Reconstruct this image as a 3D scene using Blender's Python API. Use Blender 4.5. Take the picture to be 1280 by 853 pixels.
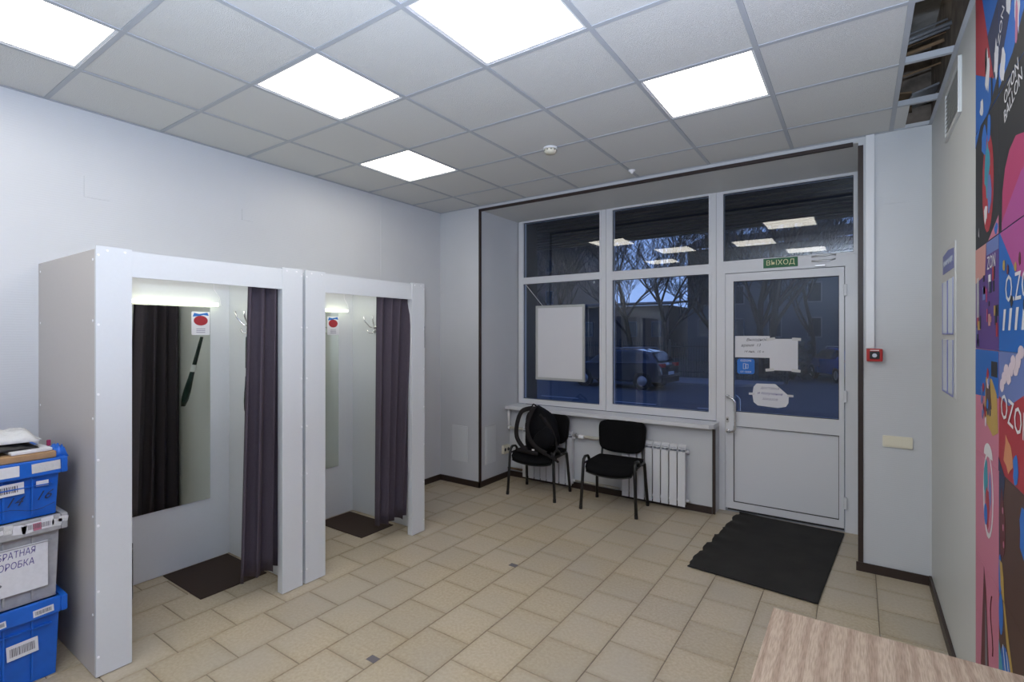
import bpy, bmesh, math, random
from mathutils import Vector, Matrix
random.seed(7)
for o in list(bpy.data.objects): bpy.data.objects.remove(o)
C = bpy.context.scene.collection
sc = bpy.context.scene
PI = math.pi

# ------------------------------------------------------------------ camera, sky, exposure
cd = bpy.data.cameras.new('camera'); cam = bpy.data.objects.new('camera', cd); C.objects.link(cam)
cam.location = (0, 0, 1.67); cam.rotation_euler = (PI/2, 0, math.radians(34.4))
cd.sensor_width = 36; cd.lens = 632/1280*36; cd.shift_y = -7.5/1280
cd.clip_start = .02; cd.clip_end = 400
sc.camera = cam
sc.view_settings.view_transform = 'Standard'; sc.view_settings.look = 'None'
sc.view_settings.gamma = 1; sc.view_settings.use_curve_mapping = False
sc.view_settings.exposure = 1.75
PANEL = 2.5       # emission of the ceiling panels
TUBE = 2.2        # emission of the booth tubes

w = bpy.data.worlds.new('dusk'); sc.world = w; w.use_nodes = True
nt = w.node_tree; bg = nt.nodes['Background']
tc = nt.nodes.new('ShaderNodeTexCoord'); sep = nt.nodes.new('ShaderNodeSeparateXYZ')
rp = nt.nodes.new('ShaderNodeValToRGB')
nt.links.new(tc.outputs['Generated'], sep.inputs[0]); nt.links.new(sep.outputs['Z'], rp.inputs[0])
e = rp.color_ramp.elements
e[0].position = 0; e[0].color = (.24, .36, .66, 1); e[1].position = .7; e[1].color = (.07, .14, .42, 1)
nt.links.new(rp.outputs[0], bg.inputs[0]); bg.inputs[1].default_value = .52

# the photographer's flash, bounced upwards from beside the camera
ld = bpy.data.lights.new('bounced_flash', 'AREA'); ld.shape = 'DISK'; ld.size = .12; ld.energy = 64; ld.color = (.72, .84, 1)
lo = bpy.data.objects.new('bounced_flash', ld); C.objects.link(lo); lo.location = (.02, -.12, 1.80); lo.rotation_euler = (math.radians(180-12), 0, math.radians(70))

# ------------------------------------------------------------------ materials
def mat(name, col, rough=.5, metal=0, noise=None, bump=None, emit=None, coat=0, spec=None):
    """noise=(scale, amount[,detail]) varies brightness; bump=(scale,strength)"""
    m = bpy.data.materials.new(name); m.use_nodes = True
    n = m.node_tree; b = n.nodes['Principled BSDF']
    b.inputs['Base Color'].default_value = (*col, 1); b.inputs['Roughness'].default_value = rough
    b.inputs['Metallic'].default_value = metal
    if coat: b.inputs['Coat Weight'].default_value = coat
    if spec is not None: b.inputs['Specular IOR Level'].default_value = spec
    if noise:
        g = n.nodes.new('ShaderNodeNewGeometry'); t = n.nodes.new('ShaderNodeTexNoise')
        t.inputs['Scale'].default_value = noise[0]; t.inputs['Detail'].default_value = 6
        r = n.nodes.new('ShaderNodeValToRGB'); a = noise[1]
        r.color_ramp.elements[0].position = .3; r.color_ramp.elements[1].position = .7
        r.color_ramp.elements[0].color = (*[c*(1-a) for c in col], 1)
        r.color_ramp.elements[1].color = (*[min(1, c*(1+a)) for c in col], 1)
        n.links.new(g.outputs['Position'], t.inputs['Vector']); n.links.new(t.outputs['Fac'], r.inputs[0])
        n.links.new(r.outputs[0], b.inputs['Base Color'])
    if bump:
        g = n.nodes.new('ShaderNodeNewGeometry'); t = n.nodes.new('ShaderNodeTexNoise')
        t.inputs['Scale'].default_value = bump[0]; t.inputs['Detail'].default_value = 4
        bp = n.nodes.new('ShaderNodeBump'); bp.inputs['Strength'].default_value = bump[1]; bp.inputs['Distance'].default_value = .005
        n.links.new(g.outputs['Position'], t.inputs['Vector']); n.links.new(t.outputs['Fac'], bp.inputs['Height'])
        n.links.new(bp.outputs[0], b.inputs['Normal'])
    if emit:
        b.inputs['Emission Color'].default_value = (*emit[0], 1); b.inputs['Emission Strength'].default_value = emit[1]
    return m

def add_wave_bump(m, scale, strength, axis='Z'):
    n = m.node_tree; b = n.nodes['Principled BSDF']
    g = n.nodes.new('ShaderNodeNewGeometry'); t = n.nodes.new('ShaderNodeTexWave')
    t.bands_direction = axis; t.inputs['Scale'].default_value = scale; t.inputs['Distortion'].default_value = 1.5
    bp = n.nodes.new('ShaderNodeBump'); bp.inputs['Strength'].default_value = strength; bp.inputs['Distance'].default_value = .003
    n.links.new(g.outputs['Position'], t.inputs['Vector']); n.links.new(t.outputs['Fac'], bp.inputs['Height'])
    n.links.new(bp.outputs[0], b.inputs['Normal'])

M = {}
M['wall'] = mat('wall_panel_white', (.56, .575, .60), .42, noise=(3, .015)); add_wave_bump(M['wall'], 22, .12)
M['wallw'] = mat('wall_panel_warm', (.55, .56, .55), .5, noise=(3, .015))
M['ceil'] = mat('ceiling_tile_white', (.60, .60, .595), .9, bump=(220, .5), noise=(160, .03))
M['bar'] = mat('ceiling_bar', (.40, .42, .46), .6)
M['barin'] = mat('bar_metal', (.4, .42, .48), .35, metal=.8)
M['soffit'] = mat('soffit_white', (.55, .55, .54), .6)
M['upvc'] = mat('upvc_white', (.70, .71, .74), .3)
M['gasket'] = mat('gasket_black', (.02, .02, .025), .6)
M['trim'] = mat('brown_plastic', (.030, .018, .015), .45)
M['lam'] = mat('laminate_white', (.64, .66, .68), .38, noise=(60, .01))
M['lamside'] = mat('laminate_greybeige', (.54, .50, .475), .45, noise=(60, .012))  # white laminate with the dim, warm light on this side put into its colour
M['cap'] = mat('cap_white', (.85, .85, .87), .4)
M['mirror'] = mat('mirror_silver', (.82, .86, .80), .02, metal=1)
M['chrome'] = mat('chrome', (.75, .75, .76), .15, metal=1)
M['steel'] = mat('brushed_steel', (.55, .55, .56), .3, metal=1)
M['black'] = mat('black_plastic', (.012, .012, .013), .4)
M['tube'] = mat('black_tube', (.008, .008, .009), .35)
M['fabric'] = mat('black_fabric', (.007, .007, .008), .98, spec=.12, bump=(500, .6), noise=(300, .3))
M['pack'] = mat('backpack_fabric', (.006, .006, .008), .9, spec=.15, bump=(250, .5))
M['strap'] = mat('strap_webbing', (.016, .014, .015), .8, spec=.2)
M['rad'] = mat('radiator_enamel', (.70, .71, .74), .3)
M['slotw'] = mat('vent_shadow_grey', (.30, .30, .28), .7)
M['slot'] = mat('radiator_slot_shade', (.16, .18, .22), .6)
M['pipe'] = mat('pipe_beige', (.50, .48, .42), .4)
M['sill'] = mat('sill_white', (.66, .67, .70), .3)
M['cream'] = mat('cream_plastic', (.74, .70, .57), .4)
M['red'] = mat('alarm_red', (.45, .02, .02), .4)
M['green'] = mat('exit_green', (.015, .13, .045), .5)
M['cry'] = mat('exit_letter', (.75, .78, .45), .5)
M['paper'] = mat('paper_white', (.72, .72, .76), .7)
M['tape'] = mat('tape_cream', (.62, .61, .60), .5)
M['ink'] = mat('ink_dark', (.03, .03, .05), .7)
M['inkv'] = mat('ink_violet', (.10, .08, .28), .7)
M['inkg'] = mat('ink_grey', (.30, .28, .38), .7)
M['blue'] = mat('sticker_blue', (.02, .17, .60), .4)
M['white'] = mat('print_white', (.78, .78, .78), .5)
M['frameal'] = mat('board_frame', (.50, .51, .50), .35, metal=.3)
M['board'] = mat('board_face', (.70, .70, .73), .4)
M['crate'] = mat('crate_blue', (.008, .12, .55), .38, noise=(9, .12))
M['crateg'] = mat('crate_grey', (.36, .36, .37), .5, noise=(30, .12))
M['card'] = mat('cardboard', (.40, .24, .12), .8, noise=(30, .1))
M['film'] = mat('plastic_film', (.62, .62, .62), .25, bump=(60, 1))
M['label'] = mat('label_paper', (.70, .70, .73), .6, noise=(50, .04))
M['bar_k'] = mat('barcode_ink', (.12, .11, .12), .7)
M['matb'] = mat('booth_mat_brown', (.034, .019, .013), .95, bump=(300, 1), noise=(150, .35))
M['conc'] = mat('raw_concrete', (.22, .22, .22), .9, noise=(6, .3), bump=(15, 1))
M['rustc'] = mat('raw_masonry', (.12, .10, .085), .9, noise=(9, .5), bump=(20, 1))
M['rust'] = mat('rusty_brown', (.14, .09, .05), .8, noise=(10, .5))
M['foil'] = mat('foil_duct', (.32, .34, .38), .35, metal=.7, bump=(30, 1))
M['canopy'] = mat('canopy_brown', (.045, .036, .030), .7, noise=(2, .2))
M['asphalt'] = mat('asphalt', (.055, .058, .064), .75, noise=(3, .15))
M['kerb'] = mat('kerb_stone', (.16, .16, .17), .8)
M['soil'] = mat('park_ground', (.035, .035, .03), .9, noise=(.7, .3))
M['bark'] = mat('bark_dark', (.03, .022, .018), .9, noise=(8, .3))
M['twig'] = mat('twig_dark', (.018, .016, .018), .9)
M['fence'] = mat('fence_iron', (.01, .01, .012), .5)
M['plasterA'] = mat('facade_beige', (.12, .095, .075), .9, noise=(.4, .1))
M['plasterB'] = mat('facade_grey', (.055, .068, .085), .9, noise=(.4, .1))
M['farframe'] = mat('far_frame', (.10, .11, .13), .6)
M['roof'] = mat('roof_dark', (.03, .035, .045), .8)
M['winfar'] = mat('far_window', (.01, .014, .02), .15)
M['carb'] = mat('car_paint_dark', (.018, .022, .032), .2, coat=1)
M['carblue'] = mat('car_paint_blue', (.01, .07, .30), .25, coat=1)
M['carglass'] = mat('car_glass', (.01, .012, .015), .05)
M['tyre'] = mat('tyre', (.008, .008, .008), .8)
M['hub'] = mat('wheel_rim', (.25, .25, .27), .3, metal=.8)
M['tail'] = mat('tail_lamp', (.35, .015, .02), .2)
M['plate'] = mat('plate_white', (.4, .42, .45), .5)
M['emit'] = mat('diffuser', (.9, .9, .88), .5, emit=((1, .93, .80), PANEL))
M['tubeemit'] = mat('led_tube', (.9, .9, .9), .5, emit=((.96, 1, .68), TUBE))
M['horn'] = mat('shoehorn_green', (.006, .022, .018), .18)

def glass():
    m = bpy.data.materials.new('window_glass'); m.use_nodes = True; n = m.node_tree
    n.nodes.remove(n.nodes['Principled BSDF'])
    t = n.nodes.new('ShaderNodeBsdfTransparent'); t.inputs[0].default_value = (.86, .89, .92, 1)
    g = n.nodes.new('ShaderNodeBsdfGlossy'); g.inputs['Roughness'].default_value = 0
    f = n.nodes.new('ShaderNodeFresnel'); f.inputs[0].default_value = 1.55
    mx = n.nodes.new('ShaderNodeMixShader')
    n.links.new(f.outputs[0], mx.inputs[0]); n.links.new(t.outputs[0], mx.inputs[1]); n.links.new(g.outputs[0], mx.inputs[2])
    n.links.new(mx.outputs[0], n.nodes['Material Output'].inputs[0])
    return m
M['glass'] = glass()

def tilemat():
    m = mat('floor_tile_beige', (.42, .36, .275), .3)
    n = m.node_tree; b = n.nodes['Principled BSDF']
    g = n.nodes.new('ShaderNodeNewGeometry'); oi = n.nodes.new('ShaderNodeObjectInfo')
    t1 = n.nodes.new('ShaderNodeTexNoise'); t1.inputs['Scale'].default_value = 60; t1.inputs['Detail'].default_value = 5
    t2 = n.nodes.new('ShaderNodeTexNoise'); t2.inputs['Scale'].default_value = 1.6; t2.inputs['Detail'].default_value = 6
    for t in (t1, t2): n.links.new(g.outputs['Position'], t.inputs['Vector'])
    r1 = n.nodes.new('ShaderNodeValToRGB')
    r1.color_ramp.elements[0].position = .35; r1.color_ramp.elements[0].color = (.385, .315, .215, 1)
    r1.color_ramp.elements[1].position = .65; r1.color_ramp.elements[1].color = (.46, .39, .28, 1)
    n.links.new(t1.outputs['Fac'], r1.inputs[0])
    r2 = n.nodes.new('ShaderNodeValToRGB')          # large worn, greyer patches
    r2.color_ramp.elements[0].position = .42; r2.color_ramp.elements[0].color = (0, 0, 0, 1)
    r2.color_ramp.elements[1].position = .62; r2.color_ramp.elements[1].color = (.55, .55, .55, 1)
    n.links.new(t2.outputs['Fac'], r2.inputs[0])
    mx = n.nodes.new('ShaderNodeMixRGB'); mx.inputs[2].default_value = (.40, .36, .30, 1)
    n.links.new(r2.outputs[0], mx.inputs[0]); n.links.new(r1.outputs[0], mx.inputs[1])
    # dirt worn in along the tile borders (local coordinates of each tile)
    tc = n.nodes.new('ShaderNodeTexCoord'); sp = n.nodes.new('ShaderNodeSeparateXYZ')
    n.links.new(tc.outputs['Generated'], sp.inputs[0])
    def edge(sock):
        a = n.nodes.new('ShaderNodeMath'); a.operation = 'SUBTRACT'; a.inputs[1].default_value = .5; n.links.new(sock, a.inputs[0])
        c = n.nodes.new('ShaderNodeMath'); c.operation = 'ABSOLUTE'; n.links.new(a.outputs[0], c.inputs[0]); return c.outputs[0]
    mxx = n.nodes.new('ShaderNodeMath'); mxx.operation = 'MAXIMUM'
    n.links.new(edge(sp.outputs['X']), mxx.inputs[0]); n.links.new(edge(sp.outputs['Y']), mxx.inputs[1])
    r3 = n.nodes.new('ShaderNodeValToRGB'); r3.color_ramp.elements[0].position = .38; r3.color_ramp.elements[0].color = (1, 1, 1, 1)
    r3.color_ramp.elements[1].position = .5; r3.color_ramp.elements[1].color = (.86, .83, .77, 1)
    n.links.new(mxx.outputs[0], r3.inputs[0])
    mul = n.nodes.new('ShaderNodeMixRGB'); mul.blend_type = 'MULTIPLY'; mul.inputs[0].default_value = .8
    n.links.new(mx.outputs[0], mul.inputs[1]); n.links.new(r3.outputs[0], mul.inputs[2])
    hv = n.nodes.new('ShaderNodeHueSaturation'); mr = n.nodes.new('ShaderNodeMapRange')
    mr.inputs['To Min'].default_value = .93; mr.inputs['To Max'].default_value = 1.05
    n.links.new(oi.outputs['Random'], mr.inputs['Value']); n.links.new(mr.outputs[0], hv.inputs['Value'])
    n.links.new(mul.outputs[0], hv.inputs['Color']); n.links.new(hv.outputs[0], b.inputs['Base Color'])
    rr = n.nodes.new('ShaderNodeMapRange'); rr.inputs['To Min'].default_value = .22; rr.inputs['To Max'].default_value = .42
    n.links.new(t2.outputs['Fac'], rr.inputs['Value']); n.links.new(rr.outputs[0], b.inputs['Roughness'])
    return m
M['tile'] = tilemat()
M['grout'] = mat('grout_brown', (.20, .165, .125), .9)

def woodmat():
    m = mat('pale_oak_laminate', (.5, .4, .32), .45); n = m.node_tree; b = n.nodes['Principled BSDF']
    g = n.nodes.new('ShaderNodeNewGeometry'); mp = n.nodes.new('ShaderNodeMapping'); mp.inputs['Scale'].default_value = (5, .55, 1)
    n.links.new(g.outputs['Position'], mp.inputs[0])
    # broad boards: each has its own grain offset
    sp = n.nodes.new('ShaderNodeSeparateXYZ'); n.links.new(g.outputs['Position'], sp.inputs[0])
    fl = n.nodes.new('ShaderNodeMath'); fl.operation = 'MULTIPLY'; fl.inputs[1].default_value = 8.2; n.links.new(sp.outputs['X'], fl.inputs[0])
    f2 = n.nodes.new('ShaderNodeMath'); f2.operation = 'FLOOR'; n.links.new(fl.outputs[0], f2.inputs[0])
    wn = n.nodes.new('ShaderNodeTexWhiteNoise'); wn.noise_dimensions = '1D'; n.links.new(f2.outputs[0], wn.inputs['W'])
    ad = n.nodes.new('ShaderNodeVectorMath'); ad.operation = 'MULTIPLY_ADD'; ad.inputs[1].default_value = (9, 9, 9)
    n.links.new(wn.outputs['Color'], ad.inputs[0]); n.links.new(mp.outputs[0], ad.inputs[2])
    wv = n.nodes.new('ShaderNodeTexWave'); wv.inputs['Scale'].default_value = 1.1; wv.inputs['Distortion'].default_value = 11
    wv.inputs['Detail'].default_value = 4; wv.inputs['Detail Scale'].default_value = .8
    n.links.new(ad.outputs[0], wv.inputs['Vector'])
    mp2 = n.nodes.new('ShaderNodeMapping'); mp2.inputs['Scale'].default_value = (330, 22, 1); n.links.new(g.outputs['Position'], mp2.inputs[0])
    ns = n.nodes.new('ShaderNodeTexNoise'); ns.inputs['Scale'].default_value = 1; ns.inputs['Detail'].default_value = 4; n.links.new(mp2.outputs[0], ns.inputs['Vector'])
    r = n.nodes.new('ShaderNodeValToRGB'); r.color_ramp.elements[0].color = (.36, .265, .195, 1); r.color_ramp.elements[1].color = (.46, .36, .27, 1)
    r.color_ramp.elements[1].position = .45
    n.links.new(wv.outputs['Fac'], r.inputs[0])
    r2 = n.nodes.new('ShaderNodeValToRGB'); r2.color_ramp.elements[0].position = .35; r2.color_ramp.elements[0].color = (.70, .67, .64, 1); r2.color_ramp.elements[1].position = .6
    n.links.new(ns.outputs['Fac'], r2.inputs[0])
    mu = n.nodes.new('ShaderNodeMixRGB'); mu.blend_type = 'MULTIPLY'; mu.inputs[0].default_value = 1
    n.links.new(r.outputs[0], mu.inputs[1]); n.links.new(r2.outputs[0], mu.inputs[2]); n.links.new(mu.outputs[0], b.inputs['Base Color'])
    return m
M['wood'] = woodmat()

def curtainmat():
    m = mat('curtain_aubergine', (.075, .062, .085), .85, spec=.2); n = m.node_tree; b = n.nodes['Principled BSDF']
    g = n.nodes.new('ShaderNodeNewGeometry'); mp = n.nodes.new('ShaderNodeMapping'); mp.inputs['Scale'].default_value = (500, 500, 60)
    ns = n.nodes.new('ShaderNodeTexNoise'); ns.inputs['Scale'].default_value = 1
    n.links.new(g.outputs['Position'], mp.inputs[0]); n.links.new(mp.outputs[0], ns.inputs['Vector'])
    r = n.nodes.new('ShaderNodeValToRGB'); r.color_ramp.elements[0].color = (.050, .041, .060, 1); r.color_ramp.elements[1].color = (.098, .080, .096, 1)
    n.links.new(ns.outputs['Fac'], r.inputs[0]); n.links.new(r.outputs[0], b.inputs['Base Color'])
    return m
M['curt'] = curtainmat()
def doormatmat():
    m = mat('door_mat_black', (.012, .011, .010), .9, noise=(5, .45), bump=(220, 1)); return m
M['dmat'] = doormatmat()

# ------------------------------------------------------------------ mesh helpers
class MB:
    def __init__(s): s.bm = bmesh.new()
    def box(s, x0, x1, y0, y1, z0, z1, bev=0, mtx=None):
        r = bmesh.ops.create_cube(s.bm, size=1)
        vs = r['verts']
        for v in vs:
            v.co = Vector(((x0+x1)/2+v.co.x*(x1-x0), (y0+y1)/2+v.co.y*(y1-y0), (z0+z1)/2+v.co.z*(z1-z0)))
            if mtx: v.co = mtx @ v.co
        if bev:
            es = list({e for v in vs for e in v.link_edges})
            bmesh.ops.bevel(s.bm, geom=es, offset=bev, segments=2, affect='EDGES', profile=.6)
        return s
    def prism(s, pts, n):
        """pts: 3-D outline, n: extrusion vector"""
        n = Vector(n); a = [s.bm.verts.new(Vector(p)) for p in pts]; b = [s.bm.verts.new(Vector(p)+n) for p in pts]
        fs = [s.bm.faces.new(a), s.bm.faces.new(list(reversed(b)))]
        for i in range(len(a)):
            j = (i+1) % len(a); fs.append(s.bm.faces.new((a[j], a[i], b[i], b[j])))
        return s
    def tube(s, pts, r, n=8, flat=1, up=None, cap=True):
        pts = [Vector(p) for p in pts]; rings = []
        rs = r if isinstance(r, (list, tuple)) else [r]*len(pts)
        prev = None
        for i, p in enumerate(pts):
            t = (pts[min(i+1, len(pts)-1)]-pts[max(i-1, 0)]).normalized()
            if prev is None:
                u = Vector(up) if up else (Vector((0, 0, 1)) if abs(t.z) < .9 else Vector((1, 0, 0)))
            else: u = prev
            if up: u = Vector(up)
            u = (u-t*u.dot(t)).normalized(); prev = u; v = t.cross(u)
            rings.append([s.bm.verts.new(p+(u*math.cos(2*PI*k/n)*flat+v*math.sin(2*PI*k/n))*rs[i]) for k in range(n)])
        for a, b in zip(rings, rings[1:]):
            for k in range(n): s.bm.faces.new((a[k], a[(k+1) % n], b[(k+1) % n], b[k]))
        if cap: s.bm.faces.new(list(reversed(rings[0]))); s.bm.faces.new(rings[-1])
        return s
    def lathe(s, prof, c=(0, 0, 0), axis='Z', n=24):
        rings = []
        for r, h in prof:
            ring = []
            for k in range(n):
                a = 2*PI*k/n; p = {'Z': (r*math.cos(a), r*math.sin(a), h), 'Y': (r*math.cos(a), h, r*math.sin(a)), 'X': (h, r*math.cos(a), r*math.sin(a))}[axis]
                ring.append(s.bm.verts.new(Vector(p)+Vector(c)))
            rings.append(ring)
        for a, b in zip(rings, rings[1:]):
            for k in range(n): s.bm.faces.new((a[k], a[(k+1) % n], b[(k+1) % n], b[k]))
        s.bm.faces.new(list(reversed(rings[0]))); s.bm.faces.new(rings[-1])
        return s
    def grid(s, fn, nu, nv, close=False):
        vs = [[s.bm.verts.new(Vector(fn(i/nu, j/nv))) for j in range(nv+1)] for i in range(nu+1)]
        for i in range(nu):
            for j in range(nv): s.bm.faces.new((vs[i][j], vs[i+1][j], vs[i+1][j+1], vs[i][j+1]))
        return s
    def build(s, name, m, parent=None, smooth=False, solid=0, subd=0):
        bmesh.ops.recalc_face_normals(s.bm, faces=s.bm.faces)
        me = bpy.data.meshes.new(name)
        if parent is not None:
            off = org(parent)
            for v in s.bm.verts: v.co -= off
        s.bm.to_mesh(me); s.bm.free()
        if smooth:
            for p in me.polygons: p.use_smooth = True
        me.materials.append(m if not isinstance(m, str) else M[m])
        o = bpy.data.objects.new(name, me); C.objects.link(o)
        if parent is not None: o.parent = parent
        if solid:
            d = o.modifiers.new('solid', 'SOLIDIFY'); d.thickness = solid; d.offset = 0
        if subd:
            d = o.modifiers.new('sub', 'SUBSURF'); d.levels = subd; d.render_levels = subd
        return o
def org(o):
    v = Vector((0, 0, 0))
    while o is not None: v += Vector(o.location); o = o.parent
    return v
def tag(o, label=None, cat=None, group=None, kind=None):
    if label: o['label'] = label
    if cat: o['category'] = cat
    if group: o['group'] = group
    if kind: o['kind'] = kind
    return o
def thing(name, loc, label, cat, group=None):
    o = bpy.data.objects.new(name, None); o.empty_display_size = .05; C.objects.link(o); o.location = loc
    return tag(o, label, cat, group)
def struct(o, label=None, cat=None):
    o['kind'] = 'structure'
    if label: o['label'] = label
    o['category'] = cat or o.name.split('.')[0].split('_')[0]
    return o
def sempty(name, loc, label):
    o = bpy.data.objects.new(name, None); C.objects.link(o); o.location = loc; return struct(o, label)
def B(name, m, parent, *a, **k): return MB().box(*a, **k).build(name, m, parent)
FRAMES = {'X': Matrix(((0, 0, 1), (1, 0, 0), (0, 1, 0))), '-X': Matrix(((0, 0, -1), (-1, 0, 0), (0, 1, 0))), '-Y': Matrix(((1, 0, 0), (0, 0, -1), (0, 1, 0))), 'Z': Matrix.Identity(3)}
def text(body, size, loc, face, m, parent, name='lettering', rot=0, sx=1, ext=.0004, shear=0, align='CENTER'):
    c = bpy.data.curves.new(name, 'FONT'); c.body = body; c.size = size; c.extrude = ext; c.align_x = align; c.align_y = 'CENTER'; c.shear = shear
    c.resolution_u = 2; c.space_line = 1.0
    t = bpy.data.objects.new('tmp', c); C.objects.link(t)
    bpy.context.view_layer.update()
    me = bpy.data.meshes.new_from_object(t.evaluated_get(bpy.context.evaluated_depsgraph_get()))
    bpy.data.objects.remove(t); bpy.data.curves.remove(c)
    F = FRAMES[face].to_4x4() @ Matrix.Rotation(rot, 4, 'Z') @ Matrix.Diagonal((sx, 1, 1, 1))
    off = org(parent)
    for v in me.vertices: v.co = F @ v.co + Vector(loc) - off
    me.materials.clear(); me.materials.append(M[m])
    o = bpy.data.objects.new(name, me); C.objects.link(o); o.parent = parent
    return o
def on_face(face, c, pts, d=0):
    """2-D outline (right, up) around c on a facing plane, lifted by d"""
    F = FRAMES[face]; return [F @ Vector((p[0], p[1], d)) + Vector(c) for p in pts]
def plate(face, c, pts, th, name, m, parent, d=0):
    F = FRAMES[face]; return MB().prism(on_face(face, c, pts, d), F @ Vector((0, 0, th))).build(name, m, parent)
def rect(w_, h_): return [(-w_/2, -h_/2), (w_/2, -h_/2), (w_/2, h_/2), (-w_/2, h_/2)]
def ell(a, b, n=20): return [(a*math.cos(2*PI*k/n), b*math.sin(2*PI*k/n)) for k in range(n)]
def rrect(w_, h_, r, n=4):
    p = []
    for cx, cy, a0 in ((w_/2-r, h_/2-r, 0), (-w_/2+r, h_/2-r, 90), (-w_/2+r, -h_/2+r, 180), (w_/2-r, -h_/2+r, 270)):
        for k in range(n+1):
            a = math.radians(a0+90*k/n); p.append((cx+r*math.cos(a), cy+r*math.sin(a)))
    return p
def link_copy(me, name, loc, parent, scale=(1, 1, 1)):
    o = bpy.data.objects.new(name, me); o.location = Vector(loc)-org(parent); o.scale = scale; o.parent = parent; C.objects.link(o); return o

# ------------------------------------------------------------------ room shell
XL, XR, YF, YB, ZC = -3.99, .405, 4.36, -2.45, 3.075
AX0, AX1, AY, AZ = -3.42, 0.0, 5.17, 3.045            # alcove
TOP = 3.62
def wallbox(name, label, *bx, m='wall'):
    b = MB()
    for q in bx: b.box(*q)
    return struct(b.build(name, m), label, 'wall')
wall_left = wallbox('wall_left', 'long pale wall panelled in smooth white board behind the booths', (XL-.12, XL, YB-.12, YF, 0, TOP))
wall_right = wallbox('wall_right', 'pale grey side wall carrying the colourful mural', (XR, XR+.12, YB-.12, YF, 0, TOP), m='wallw')
wall_back = wallbox('wall_back', 'plain pale wall behind the viewer', (XL, XR, YB-.12, YB, 0, TOP))
wall_far = wallbox('wall_far', 'pale wall around the deep window and door recess',
    (XL-.12, AX0, YF, 5.30, 0, TOP), (AX1, XR+.12, YF, 5.30, 0, TOP), (AX0, AX1, YF, 5.30, AZ, TOP), (AX0, -1.10, 4.95, 5.30, 0, .80))
B('soffit_panel', 'soffit', wall_far, AX0+.001, AX1-.001, YF+.004, AY-.03, AZ-.006, AZ-.0005)
for y in (3.485,): B('panel_joint', 'wall', wall_left, XL, XL+.004, y-.012, y+.012, 2.16 if y < 3.2 else 0.07, ZC)
# brown corner trims round the recess
tr = MB()
tr.box(AX0-.004, AX0+.018, YF-.006, YF+.018, .0, AZ); struct(tr.build('trim_1', 'trim'), 'thin dark brown corner strip left of the window recess', 'trim')
tr = MB(); tr.box(AX0-.004, AX1-.03, YF-.006, YF+.016, AZ-.024, AZ+.002); struct(tr.build('trim_2', 'trim'), 'thin dark brown strip along the top of the recess', 'trim')
tr = MB(); tr.box(AX1-.001, AX1+.03, YF-.008, YF, 0, AZ-.03); struct(tr.build('trim_3', 'trim'), 'dark brown corner strip right of the entrance door', 'trim')
tr = MB(); tr.box(-1.122, -1.096, 4.942, 4.962, 0, .79); struct(tr.build('trim_4', 'trim'), 'dark brown corner strip under the right end of the sill', 'trim')
# baseboards
def bb(name, label, *bx):
    b = MB()
    for q in bx: b.box(*q)
    struct(b.build(name, 'trim'), label, 'baseboard')
bb('baseboard_far', 'dark brown skirting at the foot of the far wall', (XL, AX0+.016, YF-.016, YF-.001, 0, .062), (AX0, AX0+.016, YF-.016, 4.95, 0, .062), (AX0+.016, -1.125, 4.934, 4.949, 0, .062), (AX1-.012, XR-.016, YF-.018, YF-.009, 0, .062))
bb('baseboard_right', 'dark brown skirting at the foot of the right wall', (XR-.016, XR-.001, YB, YF-.001, 0, .062))
bb('baseboard_left', 'dark brown skirting at the foot of the left wall', (XL, XL+.016, 3.14, YF, 0, .062))

# floor with single tiles in running bond
floor = struct(MB().box(XL-.1, XR+.1, YB-.1, 5.30, -.08, -.0035).build('floor', 'grout'), 'beige ceramic floor tiles laid in offset rows', 'floor')
P_ = .305; TS = .3005
tb = MB().box(-TS/2, TS/2, -TS/2, TS/2, -.010, 0); es = [e_ for e_ in tb.bm.edges if all(v.co.z > -.001 for v in e_.verts)]
bmesh.ops.bevel(tb.bm, geom=es, offset=.0015, segments=1, affect='EDGES')
tme = bpy.data.meshes.new('floor_tile'); bmesh.ops.recalc_face_normals(tb.bm, faces=tb.bm.faces); tb.bm.to_mesh(tme); tb.bm.free(); tme.materials.append(M['tile'])
cells = []
for k in range(-2, 16):
    x1 = .10+P_-P_*k; x0 = x1-P_
    off = 2.117 if (k % 2 == 1) else 2.275
    for j in range(-18, 12):
        y0 = off+P_*j; y1 = y0+P_
        lx0, lx1, ly0, ly1 = max(x0, XL), min(x1, XR), max(y0, YB), min(y1, 5.22)
        if lx1-lx0 < .012 or ly1-ly0 < .012: continue
        if ly0 > YF-.001 and (lx1 < AX0 or lx0 > AX1): continue
        if ly0 > 4.95 and lx1 < -1.1: continue
        cells.append(((lx0+lx1)/2, (ly0+ly1)/2, (lx1-lx0-.0045)/TS, (ly1-ly0-.0045)/TS))
def vis(c):
    a = math.radians(34.4); d = -c[0]*math.sin(a)+c[1]*math.cos(a); r = c[0]*math.cos(a)+c[1]*math.sin(a)
    return d if d > .2 and abs(r/d) < 1.05 and 1.67/d < .78 else 99+abs(d)
cells.sort(key=vis)
rest = MB()
for i, (cx, cy, sx, sy) in enumerate(cells):
    if i < 298: link_copy(tme, 'floor_tile', (cx, cy, 0), floor, (sx, sy, 1))
    else: rest.box(cx-sx*TS/2, cx+sx*TS/2, cy-sy*TS/2, cy+sy*TS/2, -.010, 0)
o = rest.build('floor_tiles', 'tile', floor); o['kind'] = 'stuff'
for x, y in ((-2.062, 1.744), (-2.062, 3.03)): B('mosaic_inlay', 'bar_k', floor, x-.03, x+.03, y-.022, y+.022, -.002, .0006)

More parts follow.
